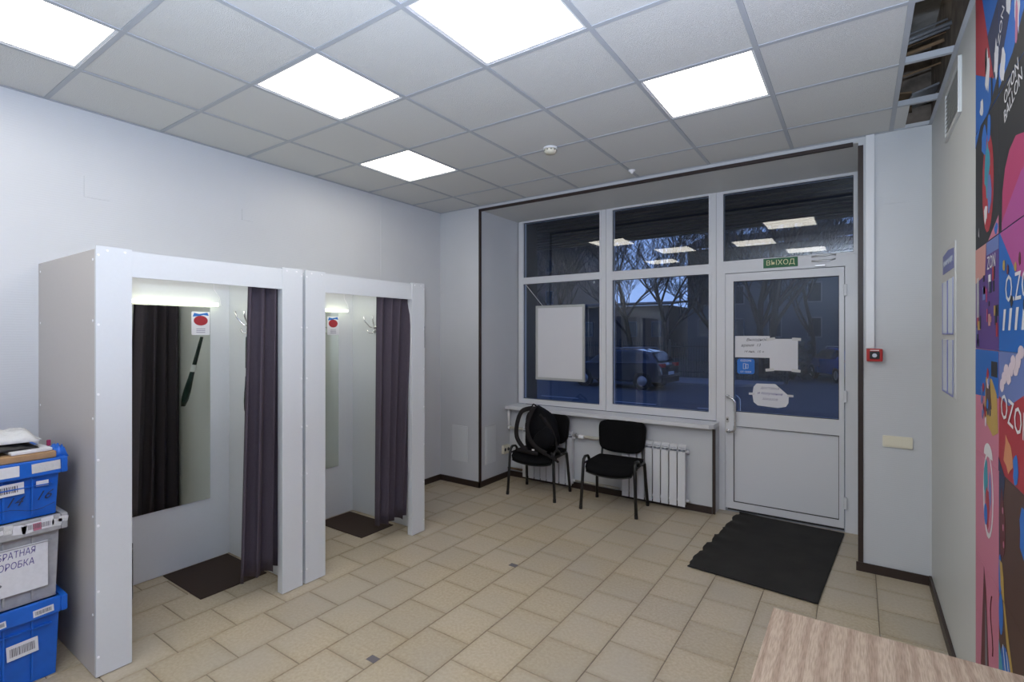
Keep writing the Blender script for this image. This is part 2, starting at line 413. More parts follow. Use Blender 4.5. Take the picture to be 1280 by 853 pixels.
# suspended ceiling
X0, Y0, G = -4.013, 2.115, .6
ceil_ = MB()
for i in range(1, 8): ceil_.box(X0+G*i-.012, X0+G*i+.012, YB, YF, ZC, ZC+.004); ceil_.box(X0+G*i-.001, X0+G*i+.001, YB, YF, ZC+.004, ZC+.038)
for j in range(-7, 4):
    for i in range(0, 8):
        xa, xb = max(XL, X0+G*i+.012), min(XR, X0+G*(i+1)-.012); y = Y0+G*j
        ceil_.box(xa, xb, y-.012, y+.012, ZC+.0004, ZC+.0044); ceil_.box(xa, xb, y-.001, y+.001, ZC+.0044, ZC+.036)
for bx in ((XL, XL+.016, YB, YF), (XR-.018, XR, YB, YF), (XL, XR, YF-.016, YF), (XL, XR, YB, YB+.016)): ceil_.box(*bx, ZC-.001, ZC+.003)
ceiling = struct(ceil_.build('ceiling', 'bar'), 'white suspended tile ceiling on a thin metal grid', 'ceiling')
lights = {(5, 1): 'rightmost square ceiling light panel, nearest the entrance door', (4, -1): 'largest looking square light panel, top centre, cut by the frame', (2, -1): 'square ceiling light panel left of centre, middle of the left row', (1, 1): 'smallest looking square light panel, far left above the second booth', (1, -3): 'square ceiling light panel in the top left corner, cut by the frame',
          (5, -3): 'square light panel behind the viewer, on the mural side', (2, -5): 'square light panel far behind the viewer, on the booth side', (4, -5): 'square light panel far behind the viewer, on the mural side'}
ct = MB().box(-.2965, .2965, -.2965, .2965, 0, .014); cme = bpy.data.meshes.new('ceiling_tile'); ct.bm.to_mesh(cme); ct.bm.free(); cme.materials.append(M['ceil'])
openc = {(7, 1), (7, 2), (7, 3)}
for i in range(0, 8):
    for j in range(-8, 4):
        if (i, j) in lights or (i, j) in openc: continue
        xa, xb = max(XL, X0+G*i), min(XR, X0+G*(i+1)); ya, yb = max(YB, Y0+G*j), min(YF, Y0+G*(j+1))
        if yb-ya < .02: continue
        jz = random.uniform(0, .0015)
        link_copy(cme, 'ceiling_tile', ((xa+xb)/2, (ya+yb)/2, ZC+.0050+jz), ceiling, ((xb-xa-.006)/.593, (yb-ya-.006)/.593, 1))
B('ceiling_tile', 'ceil', ceiling, .2, .262, 3.935, 4.34, ZC+.006, ZC+.02)
for (i, j), lb in lights.items():
    xa, ya = X0+G*i, Y0+G*j; t = thing('ceiling_light', (xa+.3, ya+.3, ZC+.006), lb, 'light', 'square light panels in the ceiling')
    fr = MB(); s, e_ = .012, .588; r = .013
    for bx in ((s, e_, s, s+r), (s, e_, e_-r, e_), (s, s+r, s+r, e_-r), (e_-r, e_, s+r, e_-r)): fr.box(xa+bx[0], xa+bx[1], ya+bx[2], ya+bx[3], ZC+.005, ZC+.016)
    fr.build('frame', 'upvc', t)
    B('diffuser', 'emit', t, xa+s+r, xa+e_-r, ya+s+r, ya+e_-r, ZC+.008, ZC+.014)
# void above the missing tiles
struct(MB().box(XR-.003, XR+.001, YB, YF, ZC+.03, TOP).box(XL, XR-.003, YF-.003, YF+.001, ZC+.03, TOP).build('void_lining', 'rustc'), 'raw dark masonry above the suspended ceiling', 'wall')
struct(MB().box(XL-.12, XR+.12, YB-.12, 5.3, TOP, TOP+.1).build('ceiling_slab', 'conc'), 'rough concrete slab seen through the missing ceiling tiles', 'ceiling')
t = thing('air_duct', (.3, 3.5, 3.3), 'crumpled grey duct seen in the gap of the missing ceiling tiles', 'duct')
MB().tube([(-.5, 3.05, 3.42), (.0, 3.1, 3.38), (.39, 3.12, 3.40)], .09, 12).build('duct', 'foil', t, True)
t = thing('void_cables', (.3, 3.6, 3.2), 'brown pipes and cables hanging in the open ceiling gap', 'cables')
for k in range(7):
    y = 3.38+.07*k; z = 3.17+.03*(k % 3)+random.uniform(0, .1)
    MB().tube([(-.45, y-.1, z+.05), (-.1, y+.03*(k % 2), z), (.1, y+.02, z+.02), (.39, y-.03, z+.05)], random.choice((.006, .011, .016)), 6).build('cable', random.choice(('rust', 'foil', 'rust')), t, True)
t = thing('void_board', (.3, 4.1, 3.2), 'broken grey board with brown edge in the last open ceiling gap', 'board')
MB().prism([(.27, 3.92, 3.13), (.40, 3.93, 3.17), (.40, 4.345, 3.22), (.24, 4.345, 3.19)], (0, 0, .012)).build('board', 'foil', t)
MB().prism([(.20, 3.93, 3.16), (.27, 3.93, 3.15), (.30, 4.34, 3.17), (.20, 4.34, 3.18)], (0, 0, .01)).build('torn_edge', 'rust', t)
MB().prism([(-.3, 2.74, 3.30), (.40, 2.73, 3.24), (.40, 3.0, 3.36), (-.3, 3.0, 3.40)], (0, 0, .02)).build('loose_sheet', 'rust', t)

# detectors
t = thing('smoke_detector', (-1.905, 3.292, ZC), 'round white smoke detector on the ceiling in front of the window', 'detector')
MB().lathe([(.052, 0), (.052, -.012)], (-1.905, 3.292, ZC)).build('base', 'cap', t, False)
MB().lathe([(.040, -.012), (.046, -.016), (.046, -.030), (.036, -.042), (.012, -.046)], (-1.905, 3.292, ZC)).build('dome', 'cream', t, True)
sl = MB()
for k in range(10):
    a = 2*PI*k/10; sl.box(-.004, .004, .0455, .0475, -.027, -.018, mtx=Matrix.Translation((-1.905, 3.292, ZC)) @ Matrix.Rotation(a, 4, 'Z'))
sl.build('vent_slots', 'black', t)['kind'] = 'stuff'
t = thing('ceiling_sensor', (-1.59, 4.13, ZC), 'tiny pale sensor on the ceiling just before the recess', 'detector')
MB().lathe([(.03, 0), (.03, -.008), (.014, -.02), (.008, -.03)], (-1.59, 4.13, ZC)).build('body', 'cap', t, True)

# ------------------------------------------------------------------ windows and door
FY0, FY1 = 5.12, 5.19
def ring(b, x0, x1, z0, z1, w_, y0, y1):
    b.box(x0, x1, y0, y1, z0, z0+w_); b.box(x0, x1, y0, y1, z1-w_, z1); b.box(x0, x0+w_, y0, y1, z0+w_, z1-w_); b.box(x1-w_, x1, y0, y1, z0+w_, z1-w_)
def win(n, label, x0, x1, panes, cx0, cx1, z0, z1):
    root = sempty(n, ((x0+x1)/2, FY0, z0), label)
    b = MB(); b.box(x0, panes[0][0], FY0, FY1, z0, z1); b.box(panes[0][1], x1, FY0, FY1, z0, z1)
    zs = sorted((p[2], p[3]) for p in panes); lo = z0
    for a, c in zs: b.box(panes[0][0], panes[0][1], FY0, FY1, lo, a); lo = c
    b.box(panes[0][0], panes[0][1], FY0, FY1, lo, z1)
    b.build('window_frame', 'upvc', root)
    for p in panes:
        s = MB(); ring(s, p[0]-.02, p[1]+.02, p[2]-.02, p[3]+.02, .02, FY0-.006, FY0); s.build('glazing_bead', 'upvc', root)
        g = MB(); ring(g, p[0], p[1], p[2], p[3], .004, FY0+.012, FY0+.02); g.build('gasket', 'gasket', root)
        B('pane', 'glass', root, p[0], p[1], FY0+.014, FY0+.018, p[2], p[3])
    return root
w1 = win('window_1', 'left two-part white window with a blank board hanging in it', AX0+.012, -2.266, [(-3.338, -2.34, .905, 2.283), (-3.338, -2.34, 2.36, 3.02)], 0, 0, .845, AZ)
w2 = win('window_2', 'middle two-part white window looking at the parked car', -2.262, -1.128, [(-2.19, -1.194, .922, 2.262), (-2.19, -1.194, 2.356, 3.02)], 0, 0, .845, AZ)
w3 = win('window_3', 'transom window above the entrance door', -1.125, -.002, [(-1.062, -.032, 2.37, 3.015)], 0, 0, 2.29, AZ)
# door
d = sempty('door_1', (-.57, FY0, 0), 'white entrance door, glazed above and solid below')
b = MB(); b.box(-1.125, -1.045, FY0, FY1, 0, 2.29); b.box(-.092, -.002, FY0, FY1, 0, 2.29); b.box(-1.045, -.092, FY0, FY1, 2.255, 2.29); b.build('door_frame', 'upvc', d)
B('threshold', 'barin', d, -1.045, -.092, FY0+.01, FY1, .0, .022)
leaf = MB(); lx0, lx1 = -1.040, -.097
leaf.box(lx0, -.969, FY0-.012, FY1-.01, .035, 2.248); leaf.box(-.134, lx1, FY0-.012, FY1-.01, .035, 2.248)
for z0, z1 in ((.035, .10), (.815, .95), (2.175, 2.248)): leaf.box(-.969, -.134, FY0-.012, FY1-.01, z0, z1)
leaf = leaf.build('door_leaf', 'upvc', d)
B('lower_panel', 'upvc', d, -.969, -.134, FY0+.004, FY1-.02, .10, .815)
g = MB(); ring(g, -.969, -.134, .10, .815, .004, FY0-.0125, FY0+.004); ring(g, -.969, -.134, .95, 2.175, .004, FY0-.0125, FY0+.01); g.build('gasket', 'gasket', d)
B('brush_strip', 'gasket', d, lx0+.02, lx1, FY0-.008, FY1-.02, .018, .035)
B('pane', 'glass', d, -.969, -.134, FY0+.010, FY0+.014, .95, 2.175)
h = MB().tube([(-1.02, FY0-.012, 1.09), (-1.02, FY0-.05, 1.09), (-1.005, FY0-.068, 1.088), (-.965, FY0-.075, 1.075), (-.945, FY0-.075, 1.05), (-.943, FY0-.075, .92), (-.943, FY0-.075, .80), (-.955, FY0-.075, .775), (-.99, FY0-.070, .762), (-1.012, FY0-.055, .76), (-1.02, FY0-.03, .76), (-1.02, FY0-.012, .76)], .0115, 10)
h = h.build('door_handle', 'chrome', d, True)
for z in (1.09, .76): MB().lathe([(.019, 0), (.019, -.006)], (-1.02, FY0-.012, z), 'Y', 16).build('rosette', 'chrome', h)
MB().tube([(-1.0, FY1+.0, 1.09), (-.97, FY1+.06, 1.08), (-.945, FY1+.07, 1.05), (-.945, FY1+.07, .80), (-.97, FY1+.06, .77), (-1.0, FY1, .76)], .0115, 10).build('outside_handle', 'chrome', d, True)
lk = plate('-Y', (-1.022, FY0-.012, .868), rrect(.028, .055, .013), .006, 'lock', 'steel', d)
MB().lathe([(.008, 0), (.008, -.004)], (-1.022, FY0-.018, .872), 'Y', 12).build('keyhole', 'black', lk)
for z in (.25, 1.15, 2.05): B('hinge', 'upvc', d, -.102, -.078, FY0-.026, FY0, z-.05, z+.05, bev=.004)
# closer
t = thing('door_closer', (-.245, FY0, 2.33), 'flat grey bracket of the missing door closer above the door', 'door closer')
plate('-Y', (-.245, FY0, 2.335), rect(.235, .075), .004, 'plate', 'upvc', t)
MB().tube([(-.335, FY0-.006, 2.35), (-.30, FY0-.010, 2.356), (-.245, FY0-.012, 2.352), (-.19, FY0-.010, 2.36), (-.155, FY0-.006, 2.355)], .007, 6).build('upper_slot', 'steel', t, True)
MB().tube([(-.335, FY0-.006, 2.315), (-.29, FY0-.010, 2.31), (-.245, FY0-.012, 2.316), (-.20, FY0-.010, 2.312), (-.16, FY0-.006, 2.322)], .007, 6).build('lower_slot', 'steel', t, True)
MB().box(-.31, -.23, FY0-.03, FY0-.013, 2.262, 2.28, bev=.004).build('arm_shoe', 'steel', t)
t = thing('exit_sign', (-.575, FY0-.02, 2.32), 'small green exit sign with pale lettering above the door', 'sign')
plate('-Y', (-.578, FY0-.001, 2.322), rect(.275, .085), .006, 'sign_panel', 'green', t)
text('ВЫХОД', .062, (-.578, FY0-.0085, 2.322), '-Y', 'cry', t, 'lettering', sx=1.0)
# papers on the door glass
PY = FY0+.0095
t = thing('handwritten_notice', (-.815, PY, 1.56), 'white handwritten notice taped upper left on the door glass', 'notice')
plate('-Y', (-.812, PY, 1.561), rect(.296, .20), .0006, 'sheet', 'paper', t)
text('Выходной', .036, (-.775, PY-.001, 1.626), '-Y', 'ink', t, rot=.02, shear=.3)
text('время  13', .036, (-.825, PY-.001, 1.574), '-Y', 'ink', t, rot=.03, shear=.3)
text('14 янв,  15 ч', .030, (-.80, PY-.001, 1.516), '-Y', 'ink', t, shear=.3)
t = thing('blank_sheet', (-.55, PY, 1.49), 'blank white sheet taped at its corners on the door glass', 'paper')
plate('-Y', (-.553, PY-.0008, 1.492), rect(.225, .285), .0006, 'sheet', 'paper', t)
for x, z, a in ((-.655, 1.632, .2), (-.452, 1.632, -.05), (-.665, 1.352, .1), (-.455, 1.352, -.1)):
    plate('-Y', (x, PY-.0018, z), [(c*math.cos(a)-s*math.sin(a), c*math.sin(a)+s*math.cos(a)) for c, s in rect(.07, .025)], .0004, 'tape', 'tape', t)
t = thing('push_sticker', (-.868, PY, 1.376), 'small blue rounded sticker with a white door symbol', 'sticker')
plate('-Y', (-.866, PY, 1.377), rrect(.150, .142, .022), .0006, 'sticker', 'blue', t)
text('OZON', .028, (-.866, PY-.001, 1.43), '-Y', 'white', t, sx=1.1)
text('ОТ СЕБЯ', .021, (-.866, PY-.001, 1.325), '-Y', 'white', t, sx=1.05)
pk = MB(); ring(pk, -.889, -.866, 1.353, 1.404, .003, PY-.0016, PY-.0006); ring(pk, -.866, -.845, 1.358, 1.399, .003, PY-.0016, PY-.0006); pk.build('door_symbol', 'white', t)
t = thing('cut_notice', (-.66, PY, 1.12), 'white octagonal cut notice with faint violet writing low on the door glass', 'notice')
plate('-Y', (0, PY, 0), [(-.775, 1.222), (-.80, 1.19), (-.81, 1.12), (-.80, 1.05), (-.765, 1.02), (-.60, 1.010), (-.535, 1.025), (-.515, 1.06), (-.512, 1.125), (-.62, 1.225)], .0006, 'sheet', 'paper', t)
for x in (-.815, -.50): plate('-Y', (x, PY-.0008, 1.125), rect(.05, .02), .0004, 'tape', 'tape', t)
for s, z, m_ in (('доставка', 1.185, 'inkg'), ('и получение', 1.135, 'inkv'), ('заказов', 1.085, 'inkg')): text(s, .034, (-.665, PY-.001, z), '-Y', m_, t, shear=.3, rot=-.02)
t = thing('hanging_whiteboard', (-2.82, 5.09, 1.58), 'blank white board in a pale frame hanging on a cord in the left window', 'whiteboard')
b = MB(); ring(b, -3.142, -2.505, 1.147, 2.013, .028, 5.083, 5.10); b.build('frame', 'frameal', t)
B('board', 'board', t, -3.12, -2.53, 5.087, 5.097, 1.17, 1.99)
MB().tube([(-3.29, 5.105, 2.27), (-3.05, 5.10, 2.005)], .003, 6).build('cord', 'tape', t)
for x in (-2.40,): B('hook', 'steel', t, x-.006, x+.006, 5.10, 5.114, 2.24, 2.262)

# sill
t = thing('window_sill', (-2.27, 5.0, .82), 'long white window sill under the two windows', 'window sill')
MB().prism([(AX0+.002, 4.845, .802), (-1.135, 4.862, .802), (-1.100, 4.90, .802), (-1.100, 5.11, .802), (AX0+.002, 5.115, .802)], (0, 0, .038)).build('sill_board', 'sill', t)
t = thing('sill_papers', (-1.42, 5.0, .842), 'few white sheets lying on the right end of the window sill', 'paper')
MB().prism([(-1.63, 5.06, .841), (-1.61, 4.93, .841), (-1.25, 4.90, .841), (-1.24, 5.04, .841)], (0, 0, .004)).build('sheet', 'paper', t)
MB().prism([(-1.60, 5.07, .8455), (-1.58, 4.95, .8455), (-1.27, 4.94, .8455), (-1.28, 5.06, .8455)], (0, 0, .002)).build('sheet', 'paper', t)
# radiators
def radiator(xa, n, label):
    t = thing('radiator', (xa+n*.04, 4.9, .04), label, 'radiator', 'white radiators under the sill')
    for k in range(n):
        x = xa+.08*k
        s = MB(); s.box(x+.005, x+.075, 4.866, 4.874, .04, .555, bev=.003); s.box(x+.030, x+.050, 4.874, 4.930, .05, .60)
        s.box(x+.012, x+.068, 4.895, 4.930, .05, .59)
        s.prism([(x+.004, 4.866, .582), (x+.076, 4.866, .582), (x+.076, 4.90, .618), (x+.076, 4.932, .618), (x+.004, 4.932, .618), (x+.004, 4.90, .618)][:3]+[(x+.004, 4.90, .618)], (0, .012, .006))
        s.box(x+.012, x+.068, 4.869, 4.878, .600, .618, bev=.002); s.box(x+.012, x+.068, 4.905, 4.925, .595, .62, bev=.003)
        sec = s.build('radiator_section', 'rad', t)
        for zz in (.562, .582): B('air_slot_shade', 'slot', sec, x+.012, x+.068, 4.872, 4.896, zz, zz+.010)  # grey boxes painted as the shade inside the top openings
    for z in (.09, .555): MB().tube([(xa-.02, 4.912, z), (xa+n*.08+.02, 4.912, z)], .016, 10).build('manifold', 'rad', t, True)
    return t
radiator(-3.19, 8, 'white ribbed radiator behind the chair with the backpack')
radiator(-1.985, 8, 'white ribbed radiator behind the empty chair, nearest the door')
t = thing('heating_pipes', (-2.3, 4.92, .5), 'pale pipe running along the wall between the two radiators', 'pipe')
MB().tube([(AX0, 4.915, .575), (-3.2, 4.915, .575)], .017, 10).build('pipe', 'pipe', t, True)
MB().tube([(-2.55, 4.915, .575), (-2.03, 4.915, .575)], .017, 10).build('pipe', 'pipe', t, True)
MB().tube([(-2.55, 4.915, .09), (-2.03, 4.915, .09)], .013, 10).build('pipe', 'pipe', t, True)
MB().tube([(AX0, 4.915, .10), (-3.2, 4.915, .10)], .013, 10).build('pipe', 'rust', t, True)
MB().tube([(-3.40, 4.90, .80), (-3.40, 4.90, .60)], .016, 10).build('riser_stub', 'cap', t, True)
for x in (AX0+.012, ): MB().lathe([(.028, 0), (.028, .02)], (x, 4.915, .575), 'X', 14).build('collar', 'cap', t)
t = thing('thermostat_valve', (-2.50, 4.90, .575), 'white thermostat head on the upper corner of the left radiator', 'valve')
MB().lathe([(.020, 0), (.024, .01), (.024, .05), (.018, .06)], (-2.48, 4.895, .575), 'X', 14).build('head', 'cap', t, True)
MB().tube([(-2.49, 4.895, .575), (-2.515, 4.905, .60), (-2.525, 4.905, .56)], .012, 8).build('valve_body', 'steel', t, True)

# ------------------------------------------------------------------ wall fittings
def flatbox(name, label, cat, face, c, w_, h_, th, m, inner=None, group=None):
    t = thing(name, c, label, cat, group)
    plate(face, c, rect(w_, h_), th, 'cover', m, t)
    if inner: plate(face, c, rect(w_-inner, h_-inner), th+.003, 'door', m, t)
    return t
flatbox('access_hatch', 'flat white access hatch low on the wall left of the recess', 'hatch', '-Y', (-3.69, YF, .454), .223, .396, .010, 'lam', .03)
flatbox('access_hatch', 'flat white access hatch low on the side of the recess', 'hatch', 'X', (AX0, 4.557, .438), .195, .42, .010, 'lam', .03)
flatbox('blank_plate', 'faint square blank plate high on the left wall above the first booth', 'wall plate', 'X', (XL, 1.16, 2.60), .13, .13, .004, 'wall')
flatbox('blank_plate', 'faint square blank plate high on the left wall between the booths', 'wall plate', 'X', (XL, 2.12, 2.617), .085, .085, .004, 'wall')
flatbox('blank_plate', 'faint square blank plate on the pier right of the door', 'wall plate', '-Y', (.218, YF, 2.643), .123, .13, .004, 'wall')
t = thing('power_socket', (AX0, 4.845, .333), 'cream double power socket at the inner corner of the recess', 'socket')
plate('X', (AX0, 4.845, .333), rrect(.125, .10, .012), .03, 'cover', 'cream', t)
for y in (4.815, 4.875): plate('X', (AX0+.03, y, .333), ell(.02, .02, 14), .0015, 'socket_face', 'black', t)
t = thing('light_switch', (.222, YF, .935), 'cream double light switch on the pier right of the door', 'switch')
plate('-Y', (.222, YF, .935), rrect(.165, .078, .008), .010, 'frame', 'cream', t)
for x in (.182, .262):
    plate('-Y', (x, YF-.010, .935), rect(.052, .055), .006, 'rocker', 'cream', t)
t = thing('fire_alarm', (.094, YF, 1.53), 'small red fire alarm call point beside the door', 'fire alarm')
MB().box(.048, .140, YF-.040, YF, 1.486, 1.574, bev=.006).build('housing', 'red', t)
MB().box(.066, .122, YF-.046, YF-.040, 1.504, 1.556, bev=.002).build('bezel', 'black', t)
MB().lathe([(.014, 0), (.014, -.006)], (.094, YF-.046, 1.528), 'Y', 16).build('button', 'steel', t)
plate('-Y', (.094, YF-.040, 1.563), rect(.05, .006), .001, 'marking', 'white', t)
t = thing('cable_trunking', (.07, YF, 2.3), 'white vertical cable trunking from the ceiling down to the red alarm', 'trunking')
MB().box(.044, .094, YF-.022, YF, 1.576, ZC-.001, bev=.003).build('trunk', 'upvc', t)
# ventilation grille
t = thing('vent_grille', (XR, 3.42, 2.88), 'white slatted ventilation grille high on the right wall', 'vent')
b = MB()
for q in ((XR-.012, XR, 3.18, 3.205, 2.73, 3.0), (XR-.012, XR, 3.63, 3.655, 2.73, 3.0), (XR-.012, XR, 3.205, 3.63, 2.73, 2.75), (XR-.012, XR, 3.205, 3.63, 2.98, 3.0)): b.box(*q)
b.build('frame', 'wallw', t); B('edge_strip', 'cap', t, XR-.0135, XR-.012, 3.178, 3.196, 2.73, 3.0)
B('back', 'slotw', t, XR-.001, XR, 3.205, 3.63, 2.75, 2.98)
for k in range(10):
    z = 2.758+.0225*k
    MB().prism([(XR-.001, 3.207, z), (XR-.011, 3.207, z-.010), (XR-.011, 3.207, z-.007), (XR-.001, 3.207, z+.003)], (0, .421, 0)).build('slat', 'wallw', t)
# info stand
t = thing('information_stand', (XR, 3.57, 1.74), 'white information board with a violet header and four empty pockets', 'notice board')
plate('-X', (XR, 3.575, 1.745), rect(.46, .80), .005, 'backboard', 'soffit', t)
M['viol'] = mat('header_violet', (.09, .10, .34), .4); M['edge'] = mat('pocket_edge_violet', (.12, .13, .42), .4)
M['pocket'] = mat('clear_pocket', (.56, .60, .68), .12)
hd = plate('-X', (XR-.005, 3.575, 2.062), [(-.20, -.05), (.20, -.05), (.20, .052), (0, .066), (-.20, .052)], .001, 'header', 'viol', t)
text('ИНФОРМАЦИЯ', .042, (XR-.0068, 3.575, 2.064), '-X', 'pocket', hd, sx=1.1)
for z in (1.82, 1.50):
    for y in (3.675, 3.475):
        p = plate('-X', (XR-.005, y, z), rect(.185, .29), .003, 'pocket', 'pocket', t)
        b = MB(); b.box(XR-.0095, XR-.008, y-.094, y+.094, z-.147, z-.140); b.box(XR-.0095, XR-.008, y-.095, y-.090, z-.14, z+.145); b.box(XR-.0095, XR-.008, y+.090, y+.095, z-.14, z+.145)
        b.build('pocket_edge', 'edge', p)
for y, z in ((3.83, 2.05), (3.28, 2.14), (3.25, 1.22)):
    pass

# ------------------------------------------------------------------ mural of square printed panels on the right wall
def cm(name, c): M[name] = mat(name, c, .55)
for n_, c_ in dict(m_red=(.36, .022, .035), m_blue=(.006, .11, .42), m_navy=(.018, .026, .075), m_blue2=(.012, .13, .48), m_black=(.012, .012, .014), m_pink=(.40, .035, .125), m_rose=(.50, .16, .24), m_purp=(.085, .035, .20), m_sky=(.12, .17, .40), m_maroon=(.10, .015, .02), m_magenta=(.36, .06, .24), m_peach=(.50, .25, .22), m_gold=(.42, .27, .06), m_cyan=(.03, .25, .34), m_white=(.62, .61, .62), m_cloud=(.60, .50, .55), m_orange=(.55, .22, .10), m_grey=(.15, .15, .17), m_brown=(.07, .03, .02)).items(): cm(n_, c_)
mural = thing('wall_mural', (XR, 2.0, 1.5), 'bright cartoon mural of printed panels covering the right wall', 'mural')
MXF = XR-.004
def mp(pts, m_, parent, lv, name='print_shape'):
    x = MXF-.0003*lv
    return MB().prism([(x, y, z) for y, z in pts], (-.0003, 0, 0)).build(name, m_, parent)
def panel(y0, y1, z0, z1, m_):       # each panel: a thin board of its own
    return MB().box(MXF, XR-.0005, min(y0, y1)+.0008, max(y0, y1)-.0008, z0+.0008, z1-.0008).build('mural_panel', m_, mural)
def el(cy, cz, a, b, n=18, rot=0): return [(cy+a*math.cos(2*PI*k/n)*math.cos(rot)-b*math.sin(2*PI*k/n)*math.sin(rot), cz+a*math.cos(2*PI*k/n)*math.sin(rot)+b*math.sin(2*PI*k/n)*math.cos(rot)) for k in range(n)]
def blob(cy, cz, a, b, n, jit, seed):
    R = random.Random(seed); return [(cy+a*math.cos(2*PI*k/n)*(1+R.uniform(-jit, jit)), cz+b*math.sin(2*PI*k/n)*(1+R.uniform(-jit, jit))) for k in range(n)]
Y2, Y1, YE = 2.81, 2.39, 2.39-.42
# top big block (z 2.02 .. ceiling): tall left strip and its neighbour
p = panel(Y1, Y2, 2.50, ZC-.002, 'm_blue')
mp([(2.808, 3.07), (2.72, 3.07), (2.467, 2.589), (2.80, 2.742)], 'm_red', p, 1)
mp([(2.575, 2.79), (2.392, 2.84), (2.392, 2.58), (2.467, 2.589)], 'm_navy', p, 1)
mp([(2.392, 2.58), (2.392, 2.503), (2.56, 2.5003)], 'm_black', p, 2)
mp(blob(2.575, 2.66, .035, .075, 12, .35, 1), 'm_white', p, 3); mp(el(2.60, 2.71, .018, .05), 'm_black', p, 3)
mp(blob(2.68, 2.56, .03, .035, 12, .3, 2), 'm_white', p, 3); mp(blob(2.43, 2.64, .03, .06, 12, .4, 3), 'm_white', p, 3); mp(blob(2.50, 2.57, .015, .05, 8, .3, 31), 'm_black', p, 4)
p = panel(1.97, Y1, 2.50, ZC-.002, 'm_blue2')
mp([(2.388, 2.85), (2.388, 2.60), (2.35, 2.60), (2.24, 2.70), (2.02, 2.95), (2.02, 3.05), (2.29, 3.05)], 'm_navy', p, 1)
mp([(2.389, 2.52), (2.20, 2.56), (1.971, 2.68), (1.971, 2.5003), (2.389, 2.5003)], 'm_black', p, 1)
mp(blob(2.25, 2.76, .04, .05, 11, .35, 4), 'm_white', p, 2); mp(blob(2.14, 2.66, .03, .075, 14, .4, 5), 'm_white', p, 3); mp(blob(2.15, 2.63, .015, .07, 9, .3, 51), 'm_rose', p, 4)
mp(blob(2.33, 2.575, .035, .05, 14, .4, 6), 'm_white', p, 3)
text('OZON', .055, (MXF-.0024, 2.36, 2.70), '-X', 'm_white', p, rot=.9, ext=.0001)
p = panel(Y1, Y2, 2.02, 2.50, 'm_black')
mp(el(2.57, 2.24, .10, .185), 'm_red', p, 1)
mp(blob(2.63, 2.42, .05, .06, 12, .3, 7), 'm_blue2', p, 2); mp(blob(2.55, 2.44, .03, .06, 10, .3, 8), 'm_blue2', p, 2)
mp(blob(2.58, 2.30, .045, .10, 14, .35, 9), 'm_cyan', p, 3); mp(blob(2.54, 2.20, .03, .08, 12, .35, 10), 'm_sky', p, 4); mp(blob(2.60, 2.13, .03, .03, 10, .4, 11), 'm_white', p, 4)
mp([(2.808, 2.49), (2.70, 2.50), (2.808, 2.44)], 'm_blue2', p, 2)
mp([(2.75, 2.07), (2.735, 2.10), (2.745, 2.085), (2.73, 2.06)], 'm_white', p, 2)
mp([(2.56, 2.022), (2.392, 2.022), (2.392, 2.085)], 'm_rose', p, 2); mp(blob(2.43, 2.045, .03, .018, 10, .3, 12), 'm_blue2', p, 3)
p = panel(1.97, Y1, 2.02, 2.50, 'm_black')
mp([(2.345, 2.022), (2.335, 2.15), (2.30, 2.22), (2.24, 2.265), (2.16, 2.285), (2.07, 2.265), (1.972, 2.2), (1.972, 2.022)], 'm_pink', p, 1)
text('BALLON', .062, (MXF-.0024, 2.19, 2.415), '-X', 'm_white', p, rot=.25, ext=.0001)
text('OZON', .062, (MXF-.0024, 2.21, 2.468), '-X', 'm_white', p, rot=.25, ext=.0001)
mp([(2.345, 2.022), (2.345, 2.05), (2.10, 2.16), (1.972, 2.17), (1.972, 2.022)], 'm_magenta', p, 2)
# third row z 1.62..2.02
p = panel(Y1, Y2, 1.615, 2.02, 'm_purp')
mp([(2.808, 2.018), (2.60, 2.018), (2.62, 1.90), (2.808, 1.88)], 'm_peach', p, 1)
mp([(2.59, 2.018), (2.392, 2.018), (2.392, 1.97), (2.59, 1.97)], 'm_sky', p, 1)
text('ZON', .07, (MXF-.0016, 2.505, 1.935), '-X', 'm_white', p, ext=.0001, sx=.9)
R = random.Random(5)
for k in range(26):
    y = 2.41+.37*R.random(); z = 1.63+.27*R.random(); a = .008+.02*R.random(); b_ = .008+.018*R.random()
    mp([(y-a, z-b_), (y+a, z-b_), (y+a, z+b_), (y-a, z+b_)], R.choice(['m_pink', 'm_peach', 'm_black', 'm_gold', 'm_navy', 'm_white', 'm_red', 'm_black', 'm_sky']), p, 1+k % 4)
for y in (2.77, 2.745): mp([(y, 1.74), (y-.012, 1.74), (y-.012, 1.90), (y, 1.90)], 'm_white', p, 5)
p = panel(1.97, Y1, 1.615, 2.02, 'm_blue')
mp([(2.37, 2.018), (2.17, 1.87), (1.972, 1.80), (1.972, 2.018)], 'm_magenta', p, 1)
text('O.ZON', .125, (MXF-.0014, 2.10, 1.815), '-X', 'm_white', p, ext=.0001, sx=.95)
for k in range(5): mp([(2.335-.08*k, 1.685), (2.31-.08*k, 1.685), (2.285-.08*k, 1.755), (2.315-.08*k, 1.755)], 'm_white', p, 2)
for k in range(7): mp(blob(2.31-.05*k, 1.90-.02*(k % 2)-.12*(k % 3 == 2), .014, .018, 8, .3, 20+k), ['m_gold', 'm_maroon', 'm_black'][k % 3], p, 5)
